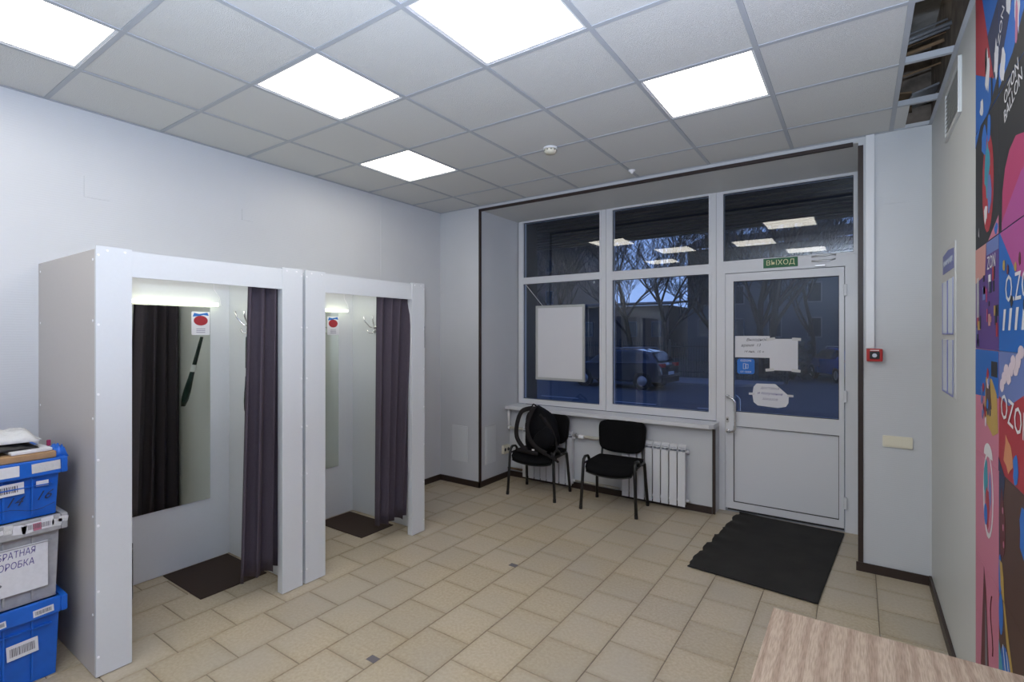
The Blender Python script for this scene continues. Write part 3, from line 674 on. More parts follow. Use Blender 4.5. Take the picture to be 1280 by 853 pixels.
# fourth row z 1.20..1.615
p = panel(Y1, Y2, 1.20, 1.615, 'm_rose')
mp([(2.808, 1.613), (2.392, 1.613), (2.392, 1.45), (2.808, 1.425)], 'm_blue', p, 1)
mp([(2.51, 1.575), (2.41, 1.575), (2.41, 1.52), (2.51, 1.52)], 'm_black', p, 2)
mp([(2.60, 1.51), (2.50, 1.51), (2.42, 1.46), (2.40, 1.33), (2.48, 1.305), (2.63, 1.35)], 'm_gold', p, 2)
mp([(2.60, 1.49), (2.53, 1.49), (2.50, 1.40), (2.60, 1.38)], 'm_brown', p, 3)
for k in range(16):
    y = 2.52+.16*R.random(); z = 1.33+.20*R.random(); mp(blob(y, z, .016, .02, 8, .3, 40+k), R.choice(['m_white', 'm_blue2', 'm_peach', 'm_sky', 'm_navy', 'm_red', 'm_cloud']), p, 4+k % 3)
mp(el(2.56, 1.215, .075, .05)[:10], 'm_white', p, 3)
p = panel(1.97, Y1, 1.20, 1.615, 'm_sky')
mp([(2.388, 1.46), (2.25, 1.44), (1.972, 1.52), (1.972, 1.202), (2.388, 1.202)], 'm_red', p, 1)
for k in range(9): mp(blob(2.34-.03*k, 1.50+.011*k+.015*(k % 3), .032, .022, 12, .15, 60+k), 'm_cloud', p, 2+k % 2)
text('OZON', .12, (MXF-.0022, 2.17, 1.41), '-X', 'm_white', p, rot=-.12, ext=.0001)
mp(blob(2.25, 1.28, .06, .055, 12, .3, 71), 'm_orange', p, 5); mp(blob(2.16, 1.25, .03, .05, 10, .3, 72), 'm_blue2', p, 5); mp([(2.388, 1.25), (2.30, 1.202), (2.388, 1.202)], 'm_navy', p, 5)
# lower rows
p = panel(Y1, Y2, .78, 1.20, 'm_rose')
mp(el(2.565, 1.07, .09, .16), 'm_white', p, 1); mp(el(2.56, 1.075, .07, .145), 'm_rose', p, 2)
mp(blob(2.60, 1.12, .04, .07, 12, .25, 81), 'm_cyan', p, 3); mp(blob(2.57, 1.02, .035, .08, 12, .25, 82), 'm_red', p, 4); mp(blob(2.53, 1.10, .02, .07, 12, .25, 83), 'm_sky', p, 3); mp(el(2.60, .99, .03, .04), 'm_blue2', p, 5)
p = panel(Y1, Y2, .36, .78, 'm_rose')
mp([(2.64, .778), (2.60, .70), (2.54, .362), (2.70, .362), (2.665, .60)], 'm_maroon', p, 1); mp([(2.62, .66), (2.60, .60), (2.57, .362), (2.61, .362)], 'm_grey', p, 2)
MB().tube([(MXF-.0004, 2.50+.02*math.sin(k/1.3), .72-.03*k) for k in range(8)], .0025, 5).build('print_shape', 'm_maroon', p)
p = panel(1.97, Y1, .78, 1.20, 'm_brown')
mp([(2.388, 1.198), (2.30, 1.198), (2.33, 1.10), (2.36, 1.00), (2.35, .80), (2.388, .782)], 'm_navy', p, 1)
mp(blob(2.34, 1.02, .04, .12, 14, .2, 90), 'm_maroon', p, 2); mp(blob(2.05, 1.08, .07, .08, 12, .2, 91), 'm_blue2', p, 2)
for k in range(3): mp(el(2.33-.006*k, 1.08-.055*k, .008, .012, 8), 'm_rose', p, 3)
mp([(2.375, .90), (2.34, .90), (2.32, .86), (2.305, .782), (2.335, .782), (2.36, .82)], 'm_gold', p, 3)
mp(el(2.37, .85, .02, .07), 'm_blue2', p, 2)
p = panel(1.97, Y1, .36, .78, 'm_brown')
mp([(2.325, .778), (2.305, .778), (2.25, .68), (2.19, .60), (2.17, .52), (2.20, .52), (2.23, .60), (2.28, .66)], 'm_gold', p, 2)
mp(el(2.36, .72, .03, .07), 'm_blue2', p, 1); mp(blob(2.29, .58, .07, .05, 12, .2, 92), 'm_blue2', p, 1); mp(blob(2.18, .56, .03, .05, 10, .3, 93), 'm_peach', p, 3)
mp([(2.388, .62), (2.34, .56), (2.25, .362), (2.388, .362)], 'm_cyan', p, 2); mp([(2.33, .50), (2.19, .42), (2.19, .362), (2.28, .362)], 'm_navy', p, 3)
for k in range(2): mp([(2.33-.05*k, .63), (2.325-.05*k, .635), (2.28-.05*k, .55), (2.285-.05*k, .545)], 'm_white', p, 4)
# the rest of the mural towards and past the viewer (seen only in the reflections and from other positions)
cols = ['m_navy', 'm_pink', 'm_blue', 'm_purp', 'm_rose', 'm_black', 'm_sky', 'm_red']
for a in range(6):
    y1 = 1.97-.42*a
    for b_, (z0, z1) in enumerate(((.36, .78), (.78, 1.20), (1.20, 1.615), (1.615, 2.02), (2.02, 2.50), (2.50, ZC-.002))):
        k = (a*5+b_*3) % 8; p = panel(y1-.42, y1, z0, z1, cols[k]); zc = (z0+z1)/2
        mp(blob(y1-.2, zc, .13, .12, 12, .3, a*10+b_), cols[(k+3) % 8], p, 1); mp(blob(y1-.25, zc-.05, .06, .07, 10, .3, a*10+b_+3), ['m_white', 'm_gold', 'm_cyan'][(a+b_) % 3], p, 2)
# strip to the floor
for y0, y1 in ((Y1, Y2), (1.97, Y1)): panel(y0, y1, .07, .36, 'm_rose' if y0 == Y1 else 'm_blue')

# ------------------------------------------------------------------ fitting booths
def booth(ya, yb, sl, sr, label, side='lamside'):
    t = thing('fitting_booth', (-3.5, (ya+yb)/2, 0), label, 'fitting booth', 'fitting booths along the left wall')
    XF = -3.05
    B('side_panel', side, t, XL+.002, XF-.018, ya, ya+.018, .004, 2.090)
    B('side_panel', 'lam', t, XL+.002, XF-.018, yb-.018, yb, .004, 2.090)
    B('back_panel', 'lam', t, XL+.002, XL+.014, ya+.018, yb-.018, .004, 2.075)
    B('front_stile', 'lam', t, XF-.018, XF, ya, sl, .004, 2.105, bev=.001)
    B('front_stile', 'lam', t, XF-.018, XF, sr, yb, .004, 2.105, bev=.001)
    B('inner_stile', 'lam', t, XF-.052, XF-.018, sl-.018, sl, .004, 2.09)
    B('inner_stile', 'lam', t, XF-.052, XF-.018, sr, sr+.018, .004, 2.09)
    B('header_board', 'lam', t, XF-.020, XF-.004, sl, sr, 1.965, 2.095)
    MB().tube([(XF-.075, ya+.018, 2.0), (XF-.075, yb-.018, 2.0)], .010, 10).build('curtain_rail', 'steel', t, True)
    cap = MB()
    zs = (.10, .42, .74, 1.06, 1.38, 1.72, 2.06)
    cm_ = bpy.data.meshes.new('screw_cap'); bb_ = MB().lathe([(.0065, 0), (.006, .0022), (.003, .003)], (0, 0, 0), 'X', 8); bb_.bm.to_mesh(cm_); bb_.bm.free(); cm_.materials.append(M['cap'])
    for y in (ya+.009, yb-.009, ):
        for z in zs: link_copy(cm_, 'screw_cap', (XF, y, z), t)
    for y in (ya+.045, sl-.03, sr+.03, yb-.045): link_copy(cm_, 'screw_cap', (XF, y, 2.085), t)
    return t
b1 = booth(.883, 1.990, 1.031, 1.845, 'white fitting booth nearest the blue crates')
b2 = booth(2.010, 3.135, 2.163, 2.990, 'white fitting booth farther away, beside the far wall', 'lam')
cm2 = bpy.data.meshes.new('screw_cap'); bb_ = MB().lathe([(.003, -.003), (.006, -.0022), (.0065, 0)], (0, 0, 0), 'Y', 8); bb_.bm.to_mesh(cm2); bb_.bm.free(); cm2.materials.append(M['cap'])
for x in (-3.95, -3.09):
    for z in (.3, .78, 1.26, 1.74, 2.04): link_copy(cm2, 'screw_cap', (x, .883, z), b1)
t = thing('door_stop_latch', (-3.08, 3.14, 1.66), 'small black latch on the outer edge of the far booth', 'latch')
MB().box(-3.085, -3.06, 3.135, 3.150, 1.56, 1.745, bev=.002).build('latch_bar', 'black', t); MB().box(-3.08, -3.06, 3.135, 3.146, 1.48, 1.555, bev=.002).build('latch_base', 'cap', t)
def fit_out(ya, yb, yl, ym0, ym1, lab):
    t = thing('led_tube', (-3.95, (yl+1)/2, 1.895), 'glowing tube light over the mirror in the '+lab, 'light', 'tube lights in the booths')
    MB().tube([(-3.948, ya+.10, 1.895), (-3.948, yl, 1.895)], .0125, 10).build('tube', 'tubeemit', t, True)
    B('batten', 'cap', t, XL+.014, -3.957, ya+.10, yl, 1.885, 1.905)
    MB().tube([(-3.965, yl, 1.895), (-3.966, yl+.03, 1.89), (-3.966, yl+.02, 1.95), (-3.968, yl-.02, 2.01), (-3.97, yl-.02, 2.08)], .0025, 5).build('cord', 'cap', t)
    t = thing('mirror', (-3.97, (ym0+ym1)/2, 1.17), 'tall frameless mirror on the back of the '+lab, 'mirror', 'mirrors in the booths')
    B('mirror_board', 'cap', t, XL+.014, -3.970, ym0, ym1, .46, 1.875); B('mirror_glass', 'mirror', t, -3.970, -3.967, ym0+.001, ym1-.001, .461, 1.874)
    return t
fit_out(.883, 1.99, 1.876, 1.03, 1.831, 'nearest booth')
fit_out(2.01, 3.135, 3.035, 2.17, 2.955, 'farther booth')
# round the mirror: picture stickers (character left out, plain shapes only)
def sticker(y, z, lab):
    t = thing('mirror_sticker', (-3.967, y, z), lab, 'sticker', 'stickers on the mirrors')
    plate('X', (-3.967, y, z), rrect(.125, .17, .008), .0006, 'sheet', 'paper', t)
    plate('X', (-3.9664, y, z+.02), ell(.048, .036), .0004, 'red_oval', 'm_red', t)
    plate('X', (-3.9664, y, z+.068), [(-.055, -.02), (-.045, .008), (-.01, 0), (.02, .006), (.045, .012), (.055, -.012), (.02, -.006), (-.01, -.014)], .0006, 'blue_stroke', 'm_blue2', t)
    for k in range(3): plate('X', (-3.9664, y, z-.040-.013*k), rect(.06, .005), .0004, 'text_line', 'inkg', t)
sticker(1.765, 1.755, 'white square sticker with a red oval on the mirror of the nearest booth')
sticker(2.895, 1.755, 'white square sticker with a red oval on the mirror of the farther booth')
def coat_hook(x, y, z, lab):
    t = thing('coat_hook', (x, y, z), lab, 'hook', 'coat hooks in the booths')
    MB().box(x-.018, x+.018, y-.006, y, z-.03, z+.03, bev=.003).build('plate', 'chrome', t)
    for s in (-1, 1):
        MB().tube([(x+.004*s, y-.006, z+.01), (x+.03*s, y-.05, z+.025), (x+.055*s, y-.085, z+.075), (x+.062*s, y-.095, z+.12)], [.006, .005, .005, .007], 8).build('upper_arm', 'chrome', t, True)
        MB().tube([(x+.006*s, y-.006, z-.01), (x+.02*s, y-.035, z-.035), (x+.04*s, y-.055, z-.03), (x+.045*s, y-.065, z-.005)], [.005, .005, .005, .006], 8).build('lower_arm', 'chrome', t, True)
coat_hook(-3.64, 1.972, 1.72, 'chrome coat hook on the side wall of the nearest booth')
coat_hook(-3.64, 3.117, 1.72, 'chrome coat hook on the side wall of the farther booth')
t = thing('shoehorn', (-3.6, 1.90, 1.66), 'long dark green shoehorn hanging from the coat hook', 'shoehorn')
a, c = Vector((-3.625, 1.925, 1.655)), Vector((-3.475, 1.852, 1.10))
MB().tube([a.lerp(c, k/10) for k in range(11)], [.012, .014, .015, .016, .017, .018, .021, .026, .029, .028, .016], 10, flat=.35, up=(1, 0, .3)).build('blade', 'horn', t, True)
MB().tube([a.lerp(c, .40), a.lerp(c, .50)], .0200, 10, flat=.5, up=(1, 0, .3)).build('label_band', 'label', t)
# curtains
def curtain(yt0, yt1, yb0, yb1, zb, n, lab, seed):
    t = thing('curtain', (-3.12, (yt0+yt1)/2, zb), lab, 'curtain', 'dark curtains drawn aside in the booths')
    R = random.Random(seed); ph = [R.uniform(-.6, .6) for _ in range(n+2)]
    def f(u, v):
        y = (yt0+(yt1-yt0)*u)*(1-v)+(yb0+(yb1-yb0)*u)*v
        w_ = u*n*2*PI; amp = .034+.012*v
        x = -3.118+amp*math.sin(w_+.5*math.sin(w_*.37+seed)+.3*v)+.010*math.sin(w_*.5+seed)
        y += .011*math.sin(w_*2+1)*(.4+.6*v)
        return (x, y, 1.995+(zb-1.995)*v+.006*math.sin(w_*.5)*v)
    MB().grid(f, n*14, 18).build('cloth', 'curt', t, True, solid=.003)
    for k in range(n):
        y = yt0+(yt1-yt0)*(k+.5)/n
        MB().lathe([(.013, -.002), (.016, -.002), (.016, .002), (.013, .002)], (-3.125, y, 2.0), 'Y', 12).build('ring', 'steel', t)
    return t
curtain(1.645, 1.958, 1.585, 1.962, .165, 4, 'dark aubergine curtain gathered at the right of the nearest booth', 1)
curtain(2.685, 3.08, 2.655, 2.96, .172, 4, 'dark aubergine curtain gathered at the right of the farther booth', 4)
# mats in the booths
for x0, x1, y0, y1, lb in ((-3.965, -3.418, 1.520, 1.952, 'small dark brown mat in the nearest booth'), (-3.955, -3.362, 2.725, 3.07, 'small dark brown mat in the farther booth')):
    t = thing('booth_mat', ((x0+x1)/2, (y0+y1)/2, 0), lb, 'mat', 'mats in the booths')
    MB().box(x0, x1, y0, y1, .0005, .007, bev=.002).build('pile', 'matb', t)
# black stool partly hidden
t = thing('black_stool', (-3.72, 1.11, 0), 'black rounded stool hidden behind the front post of the nearest booth', 'stool')
MB().lathe([(.13, .35), (.145, .36), (.145, .385), (.13, .40)], (-3.72, 1.11, 0)).build('seat', 'black', t, True)
for sx in (-1, 1):
    for sy in (-1, 1): MB().tube([(-3.72+.07*sx, 1.11+.07*sy, .35), (-3.72+.10*sx, 1.11+.10*sy, 0)], .012, 8).build('leg', 'black', t, True)
MB().lathe([(.138, .05), (.145, .06), (.145, .35), (.138, .352)], (-3.72, 1.11, 0)).build('skirt', 'black', t, True)

# ------------------------------------------------------------------ crates
def crate(z0, z1, m_, lab, xb=-3.265, yb=.800, taper=.012):
    """body: front at xb, right end at yb; 0.4 x 0.6 m"""
    x0, x1, y0, y1 = xb-.56, xb, yb-.40, yb
    t = thing('stacking_crate', ((x0+x1)/2, (y0+y1)/2, z0), lab, 'crate', 'crates stacked beside the booth')
    b = MB(); hz = z1-.075
    # tapered outer wall and inner wall
    lo = [(x0+taper, y0+taper), (x1-taper, y0+taper), (x1-taper, y1-taper), (x0+taper, y1-taper)]; hi = [(x0, y0), (x1, y0), (x1, y1), (x0, y1)]
    v = [b.bm.verts.new((*p, z0+.001)) for p in lo]; v2 = [b.bm.verts.new((*p, z1-.01)) for p in hi]
    b.bm.faces.new(list(reversed(v)))
    for i in range(4): b.bm.faces.new((v[i], v[(i+1) % 4], v2[(i+1) % 4], v2[i]))
    o = b.build('body', m_, t); dd = o.modifiers.new('s', 'SOLIDIFY'); dd.thickness = .004; dd.offset = -1
    r = .026; b = MB()
    for q in ((x0-r, x1+r, y1, y1+r), (x0-r, x1+r, y0-r, y0), (x1, x1+r, y0, y1), (x0-r, x0, y0, y1)): b.box(*q, hz, z1, bev=.005)
    b.build('rim', m_, t)
    b = MB()
    for k in range(1, 4): b.box(x1-.002, x1+.006, y0+.1*k-.004, y0+.1*k+.004, z0+.02, hz)
    b.box(x1-.004, x1+.010, y0+.03, y1-.03, hz-.05, hz-.045); b.build('rib', m_, t)
    return t, x1
c1, xf = crate(0, .385, 'crate', 'blue plastic crate at the bottom of the stack, on the floor')
c2, _ = crate(.385, .79, 'crateg', 'grey plastic crate in the middle of the stack with a handwritten sheet')
c3, _ = crate(.79, 1.068, 'crate', 'blue plastic crate on top of the stack, full of parcels')
XF2 = xf+.0065
def lab_(parent, x, y, z, w_, h_, rot=0, bars=True, m_='label'):
    pts = [(a*math.cos(rot)-b*math.sin(rot), a*math.sin(rot)+b*math.cos(rot)) for a, b in rect(w_, h_)]
    p = plate('X', (x, y, z), pts, .0008, 'label', m_, parent)
    if bars:
        b = MB(); k = -.40; R = random.Random(int(y*1000+z*100))
        while k < .40:
            ww = R.uniform(.008, .03); pp = [((k*w_+a)*math.cos(rot)-bq*math.sin(rot), (k*w_+a)*math.sin(rot)+bq*math.cos(rot)) for a, bq in ((0, -h_*.28), (ww*w_, -h_*.28), (ww*w_, h_*.28), (0, h_*.28))]
            b.prism(on_face('X', (x, y, z), pp, .0009), (.0004, 0, 0)); k += ww+R.uniform(.01, .025)
        b.build('barcode', 'bar_k', p)
    return p
xr_ = xf+.0265
lab_(c1, xr_, .735, .340, .075, .032, .06)                                   # rim label, bottom crate
lab_(c1, XF2, .665, .185, .11, .07, .05)
lab_(c1, xr_, .575, .335, .06, .03, .1)
p = plate('X', (XF2, .575, .563), rect(.36, .22), .0008, 'handwritten_sheet', 'label', c2)
text('ОБРАТНАЯ', .044, (XF2+.001, .632, .638), 'X', 'inkv', p, sx=.66, shear=.12, rot=.03); text('КОРОБКА', .044, (XF2+.001, .632, .588), 'X', 'inkv', p, sx=.70, shear=.1)
plate('X', (XF2+.0008, .575, .51), ell(.02, .010, 10), .0005, 'smudge', 'm_grey', p)
lab_(c2, xr_, .72, .757, .10, .04, 0)
Rr = random.Random(3)
for k in range(12):
    lab_(c2, xr_+.0002, .44+.034*k+Rr.uniform(-.01, .01), .757+Rr.uniform(-.012, .012), Rr.uniform(.02, .05), Rr.uniform(.02, .045), Rr.uniform(-.2, .2), False, Rr.choice(['card', 'label', 'm_rose', 'label', 'm_peach', 'film']))
lab_(c3, XF2, .575, .945, .19, .055, .03)
lab_(c3, XF2, .735, .953, .045, .026, 0, False)
lab_(c3, xr_, .61, 1.032, .08, .05, 0, False); lab_(c3, xr_, .745, 1.034, .105, .045, .04, False, 'film')
text('14', .06, (XF2+.001, .63, .885), 'X', 'm_navy', c3, 'marker_writing', shear=.5, ext=.0003); text('16', .06, (XF2+.001, .735, .893), 'X', 'm_navy', c3, 'marker_writing', shear=.5, ext=.0003)
MB().tube([(XF2+.001, .56+.022*k, .842+.012*math.sin(k*.7)) for k in range(11)], .0012, 4).build('marker_writing', 'm_navy', c3)
# parcels on top
def slab(name, label, cat, c, sx, sy, sz, rz, m_, soft=False, tilt=0):
    t = thing(name, c, label, cat, 'parcels on the top crate')
    mt = Matrix.Translation(c) @ Matrix.Rotation(rz, 4, 'Z') @ Matrix.Rotation(tilt, 4, 'X')
    if not soft: MB().box(-sx/2, sx/2, -sy/2, sy/2, 0, sz, bev=.003, mtx=mt).build('carton', m_, t)
    else:
        R = random.Random(int(c[1]*999)); 
        def f(u, v):
            a = (u-.5)*2; b_ = (v-.5)*2; hh = max(0, (1-a**4)*(1-b_**4)); return mt @ Vector((a*sx/2, b_*sy/2, hh*sz*(1+R.uniform(-.25, .25))))
        MB().grid(f, 12, 12).build('pouch', m_, t, True, solid=.002)
        B('seal_strip', m_, t, c[0]-sx*.4, c[0]+sx*.4, c[1]+sy*.46, c[1]+sy*.52, c[2]+.001, c[2]+.004)
    return t
t = thing('crate_filling', (-3.55, .6, .80), 'heap of paper parcels filling the top blue crate', 'parcels'); t['kind'] = 'stuff'
MB().box(-3.80, -3.285, .425, .780, .80, 1.066).build('filling', 'card', t)
slab('cardboard_box', 'flat brown cardboard box on the top crate', 'box', (-3.38, .62, 1.069), .24, .33, .030, .03, 'card')
slab('cardboard_box', 'narrow brown carton behind the flat box on the top crate', 'box', (-3.62, .60, 1.069), .18, .30, .05, -.05, 'card')
slab('paper_parcel', 'slim pale parcel on the brown cardboard box', 'parcel', (-3.36, .70, 1.101), .16, .15, .014, .05, 'label')
slab('black_pouch', 'black plastic pouch lying on the brown cardboard box', 'pouch', (-3.42, .60, 1.117), .22, .26, .036, .08, 'black', True)
slab('clear_film_bag', 'clear crinkled film bag on top of the black pouch', 'bag', (-3.44, .64, 1.150), .22, .22, .05, -.1, 'film', True)
slab('black_case', 'small black case at the left end of the parcels', 'case', (-3.50, .47, 1.12), .14, .10, .09, .1, 'black')
slab('blue_film_bag', 'crumpled blue film at the right corner of the top crate', 'bag', (-3.33, .805, 1.060), .10, .06, .055, .1, 'crate', True)
slab('pink_tag', 'tiny pink tag sticking up beside the blue film', 'tag', (-3.44, .80, 1.100), .012, .016, .03, 0, 'm_pink')

# ------------------------------------------------------------------ chairs
def make_chair(label):
    t = thing('visitor_chair', (0, 0, 0), label, 'chair', 'black chairs below the window')
    # seat cushion, dished with a waterfall front
    def seat(u, v, dz=0, k=1):
        a = (u-.5)*2; b_ = (v-.5)*2
        ra = a*.235*k; rb = b_*.21*k
        s = (abs(a)**6+abs(b_)**6)**(1/6) if abs(a)+abs(b_) else 0
        if s > 0: q = max(abs(a), abs(b_))/s; ra *= q**.35; rb *= q**.35
        z = .455-.014*(1-a*a)*(1-b_*b_)-.050*max(0, -b_-.45)**1.5*2.2-.03*max(0, -b_)*(1-a*a)
        return ra, rb, z+dz
    b = MB(); N = 14
    top = [[b.bm.verts.new(seat(i/N, j/N)) for j in range(N+1)] for i in range(N+1)]
    bot = [[b.bm.verts.new(seat(i/N, j/N, -.040, .97)) for j in range(N+1)] for i in range(N+1)]
    for i in range(N):
        for j in range(N):
            b.bm.faces.new((top[i][j], top[i+1][j], top[i+1][j+1], top[i][j+1])); b.bm.faces.new((bot[i][j], bot[i][j+1], bot[i+1][j+1], bot[i+1][j]))
    for i in range(N):
        b.bm.faces.new((top[i][0], bot[i][0], bot[i+1][0], top[i+1][0])); b.bm.faces.new((top[i][N], top[i+1][N], bot[i+1][N], bot[i][N]))
        b.bm.faces.new((top[0][i], top[0][i+1], bot[0][i+1], bot[0][i])); b.bm.faces.new((top[N][i], bot[N][i], bot[N][i+1], top[N][i+1]))
    b.build('seat', 'fabric', t, True)
    MB().grid(lambda u, v: seat(u, v, -.046, .985), 12, 12).build('seat_shell', 'black', t, True, solid=.008)
    def back(u, v, dy=0, k=1):
        a = (u-.5)*2; b_ = (v-.5)*2
        x = a*.235*k; z = b_*.150*k
        s = (abs(a)**5+abs(b_)**5)**(1/5) if abs(a)+abs(b_) else 0
        if s > 0: q = max(abs(a), abs(b_))/s; x *= q**.9; z *= q**.9
        x *= 1+.04*b_
        z0 = .655+z-(.022*(1-a*a) if b_ < 0 else 0)*abs(b_)
        y = .215+.10*(z0-.5)-.045*a*a+.025+dy
        return x, y, z0
    b = MB()
    f1 = [[b.bm.verts.new(back(i/N, j/N, -.020)) for j in range(N+1)] for i in range(N+1)]; f2 = [[b.bm.verts.new(back(i/N, j/N, .018, .985)) for j in range(N+1)] for i in range(N+1)]
    for i in range(N):
        for j in range(N): b.bm.faces.new((f1[i][j], f1[i+1][j], f1[i+1][j+1], f1[i][j+1])); b.bm.faces.new((f2[i][j], f2[i][j+1], f2[i+1][j+1], f2[i+1][j]))
    for i in range(N):
        b.bm.faces.new((f1[i][0], f2[i][0], f2[i+1][0], f1[i+1][0])); b.bm.faces.new((f1[i][N], f1[i+1][N], f2[i+1][N], f2[i][N]))
        b.bm.faces.new((f1[0][i], f1[0][i+1], f2[0][i+1], f2[0][i])); b.bm.faces.new((f1[N][i], f2[N][i], f2[N][i+1], f1[N][i+1]))
    b.build('backrest', 'fabric', t, True)
    MB().grid(lambda u, v: back(u, v, .026, 1.0), 12, 12).build('back_shell', 'black', t, True, solid=.006)
    for s in (-1, 1):
        l = MB().tube([(.270*s, -.205, .018), (.258*s, -.195, .25), (.250*s, -.188, .44), (.250*s, -.175, .475), (.250*s, -.14, .497), (.250*s, -.08, .490), (.250*s, -.05, .465), (.250*s, -.04, .44)], .0125, 8, flat=1.25).build('leg', 'tube', t, True)
        MB().tube([(.271*s, -.206, 0), (.269*s, -.204, .035)], .0165, 10).build('foot_cap', 'black', l)
        l = MB().tube([(.260*s, .205, .018), (.250*s, .175, .25), (.245*s, .150, .42), (.240*s, .12, .435)], .0125, 8, flat=1.25).build('leg', 'tube', t, True)
        MB().tube([(.261*s, .206, 0), (.259*s, .203, .035)], .0165, 10).build('foot_cap', 'black', l)
        MB().tube([(.250*s, -.16, .435), (.247*s, .14, .435)], .010, 8).build('side_rail', 'tube', t, True)
        MB().tube([(.205*s, .08, .412), (.210*s, .17, .415), (.210*s, .205, .44), (.208*s, .222, .52), (.205*s, .232, .60)], .0115, 8).build('back_upright', 'tube', t, True)
    for y in (-.10, .09): MB().tube([(-.248, y, .418), (.248, y, .418)], .009, 8).build('cross_rail', 'tube', t, True)
    return t
def copy_tree(o, parent=None):
    c = o.copy(); C.objects.link(c); c.parent = parent
    for ch in o.children: copy_tree(ch, c)
    return c
ch1 = make_chair('black upholstered visitor chair holding the backpack, left under the window')
ch2 = copy_tree(ch1); ch2['label'] = 'empty black upholstered visitor chair, right under the window'
ch1.location = (-2.78, 4.575, 0); ch1.rotation_euler.z = math.radians(4.5)
ch2.location = (-1.945, 4.605, 0); ch2.rotation_euler.z = math.radians(4)
# backpack slumped on the left chair
t = thing('backpack', (-2.80, 4.56, .47), 'black backpack with loose straps slumped on the left chair', 'backpack')
def pack(u, v):
    th = 2*PI*u; z = v
    # spine leans back and to the right
    cx = -2.87+.10*(1-z)+.04*math.sin(z*3); cy = 4.60+.07*z; cz = .452+.455*z
    rx = (.20-.03*z)*math.sin(PI*min(1, max(0.02, .10+.90*z**.9)))**.38*(1 if z < .75 else max(0, 1-((z-.75)/.25)**2.6*.72))
    ry = .13*math.sin(PI*min(.98, max(.05, .12+.86*z)))**.4*(1-.25*z)
    sq = (abs(math.cos(th))**3+abs(math.sin(th))**3)**(-1/3)
    w_ = 1+.05*math.sin(5*th+4*z)+.04*math.sin(9*z+2*th)
    return (cx+rx*math.cos(th)*sq*w_, cy+ry*math.sin(th)*sq*w_, cz+.012*math.sin(3*th)*(1-z))
b = MB().grid(pack, 28, 16); bmesh.ops.remove_doubles(b.bm, verts=b.bm.verts, dist=.002); bmesh.ops.holes_fill(b.bm, edges=b.bm.edges, sides=40)
b.build('bag_body', 'pack', t, True)
b = MB().grid(lambda u, v: (-2.66+.15*math.sin(PI*v)**.5*math.cos(2*PI*u)*(1-.3*v), 4.47+.07*math.sin(2*PI*u)*math.sin(PI*v)**.5, .470+.25*v+.02*math.cos(2*PI*u)), 20, 10)
bmesh.ops.remove_doubles(b.bm, verts=b.bm.verts, dist=.002); b.build('front_pocket', 'pack', t, True)
def strap(pts, name='strap', r=.024, m_='strap'):
    P = [Vector(p) for p in pts]; out = []
    for i in range(len(P)-1):
        p0, p1, p2, p3 = P[max(i-1, 0)], P[i], P[i+1], P[min(i+2, len(P)-1)]
        for k in range(6):
            s = k/6; out.append(.5*((2*p1)+(p2-p0)*s+(2*p0-5*p1+4*p2-p3)*s*s+(3*p1-p0-3*p2+p3)*s**3))
    out.append(P[-1])
    MB().tube(out, r, 8, flat=.28, up=(.2, -1, .1)).build(name, m_, t, True)
strap([(-2.87, 4.585, .89), (-2.95, 4.50, .86), (-2.985, 4.46, .74), (-2.98, 4.44, .60), (-2.90, 4.42, .51), (-2.82, 4.40, .475)])
strap([(-2.84, 4.575, .905), (-2.83, 4.49, .86), (-2.85, 4.44, .72), (-2.80, 4.41, .60), (-2.70, 4.39, .52), (-2.58, 4.38, .478)])
strap([(-2.78, 4.58, .83), (-2.66, 4.53, .74), (-2.58, 4.50, .63), (-2.55, 4.45, .55)], r=.014)
strap([(-2.72, 4.57, .80), (-2.60, 4.53, .69), (-2.52, 4.48, .56), (-2.50, 4.44, .49)], r=.012)
strap([(-2.60, 4.38, .48), (-2.53, 4.34, .47), (-2.48, 4.38, .43), (-2.47, 4.42, .40), (-2.50, 4.40, .44), (-2.54, 4.40, .49)], 'dangling_strap', .012)
strap([(-2.95, 4.40, .472), (-2.80, 4.37, .470), (-2.68, 4.38, .468)], 'waist_belt', .02)
plate('-Y', (-2.74, 4.385, .495), rect(.03, .015), .003, 'buckle', 'label', t)
strap([(-2.89, 4.60, .90), (-2.86, 4.585, .93), (-2.82, 4.60, .90)], 'carry_loop', .008)

# ------------------------------------------------------------------ door mat and table
t = thing('door_mat', (-.56, 4.38, 0), 'large black rumpled door mat in front of the entrance', 'mat')
cs = [(-1.02, 3.712), (-.205, 3.643), (-.095, 5.062), (-.915, 5.10)]
def dm(u, v):
    a = Vector(cs[0]).lerp(Vector(cs[1]), u); b_ = Vector(cs[3]).lerp(Vector(cs[2]), u); p = a.lerp(b_, v)
    rip = max(0, 1-u*5); p.x += (.007*math.sin(v*2*PI*5.3+1)+.004*math.sin(v*2*PI*13.7))*rip
    z = .009+.016*rip*(.5+.5*math.sin(v*2*PI*7))*(v > .12)+.0006*math.sin(u*90)
    return (p.x, p.y, z)
MB().grid(dm, 40, 90).build('pile', 'dmat', t, True, solid=.006)
t = thing('desk', (.08, 1.25, 0), 'pale oak desk with a striped grain top in the near right corner', 'desk')
B('desk_top', 'wood', t, -.236, XR-.006, .55, 1.905, .722, .75, bev=.001)
for y in (.58, 1.80): B('side_panel', 'wood', t, -.215, XR-.02, y, y+.022, .002, .722)
B('modesty_panel', 'wood', t, XR-.05, XR-.03, .602, 1.80, .25, .722)

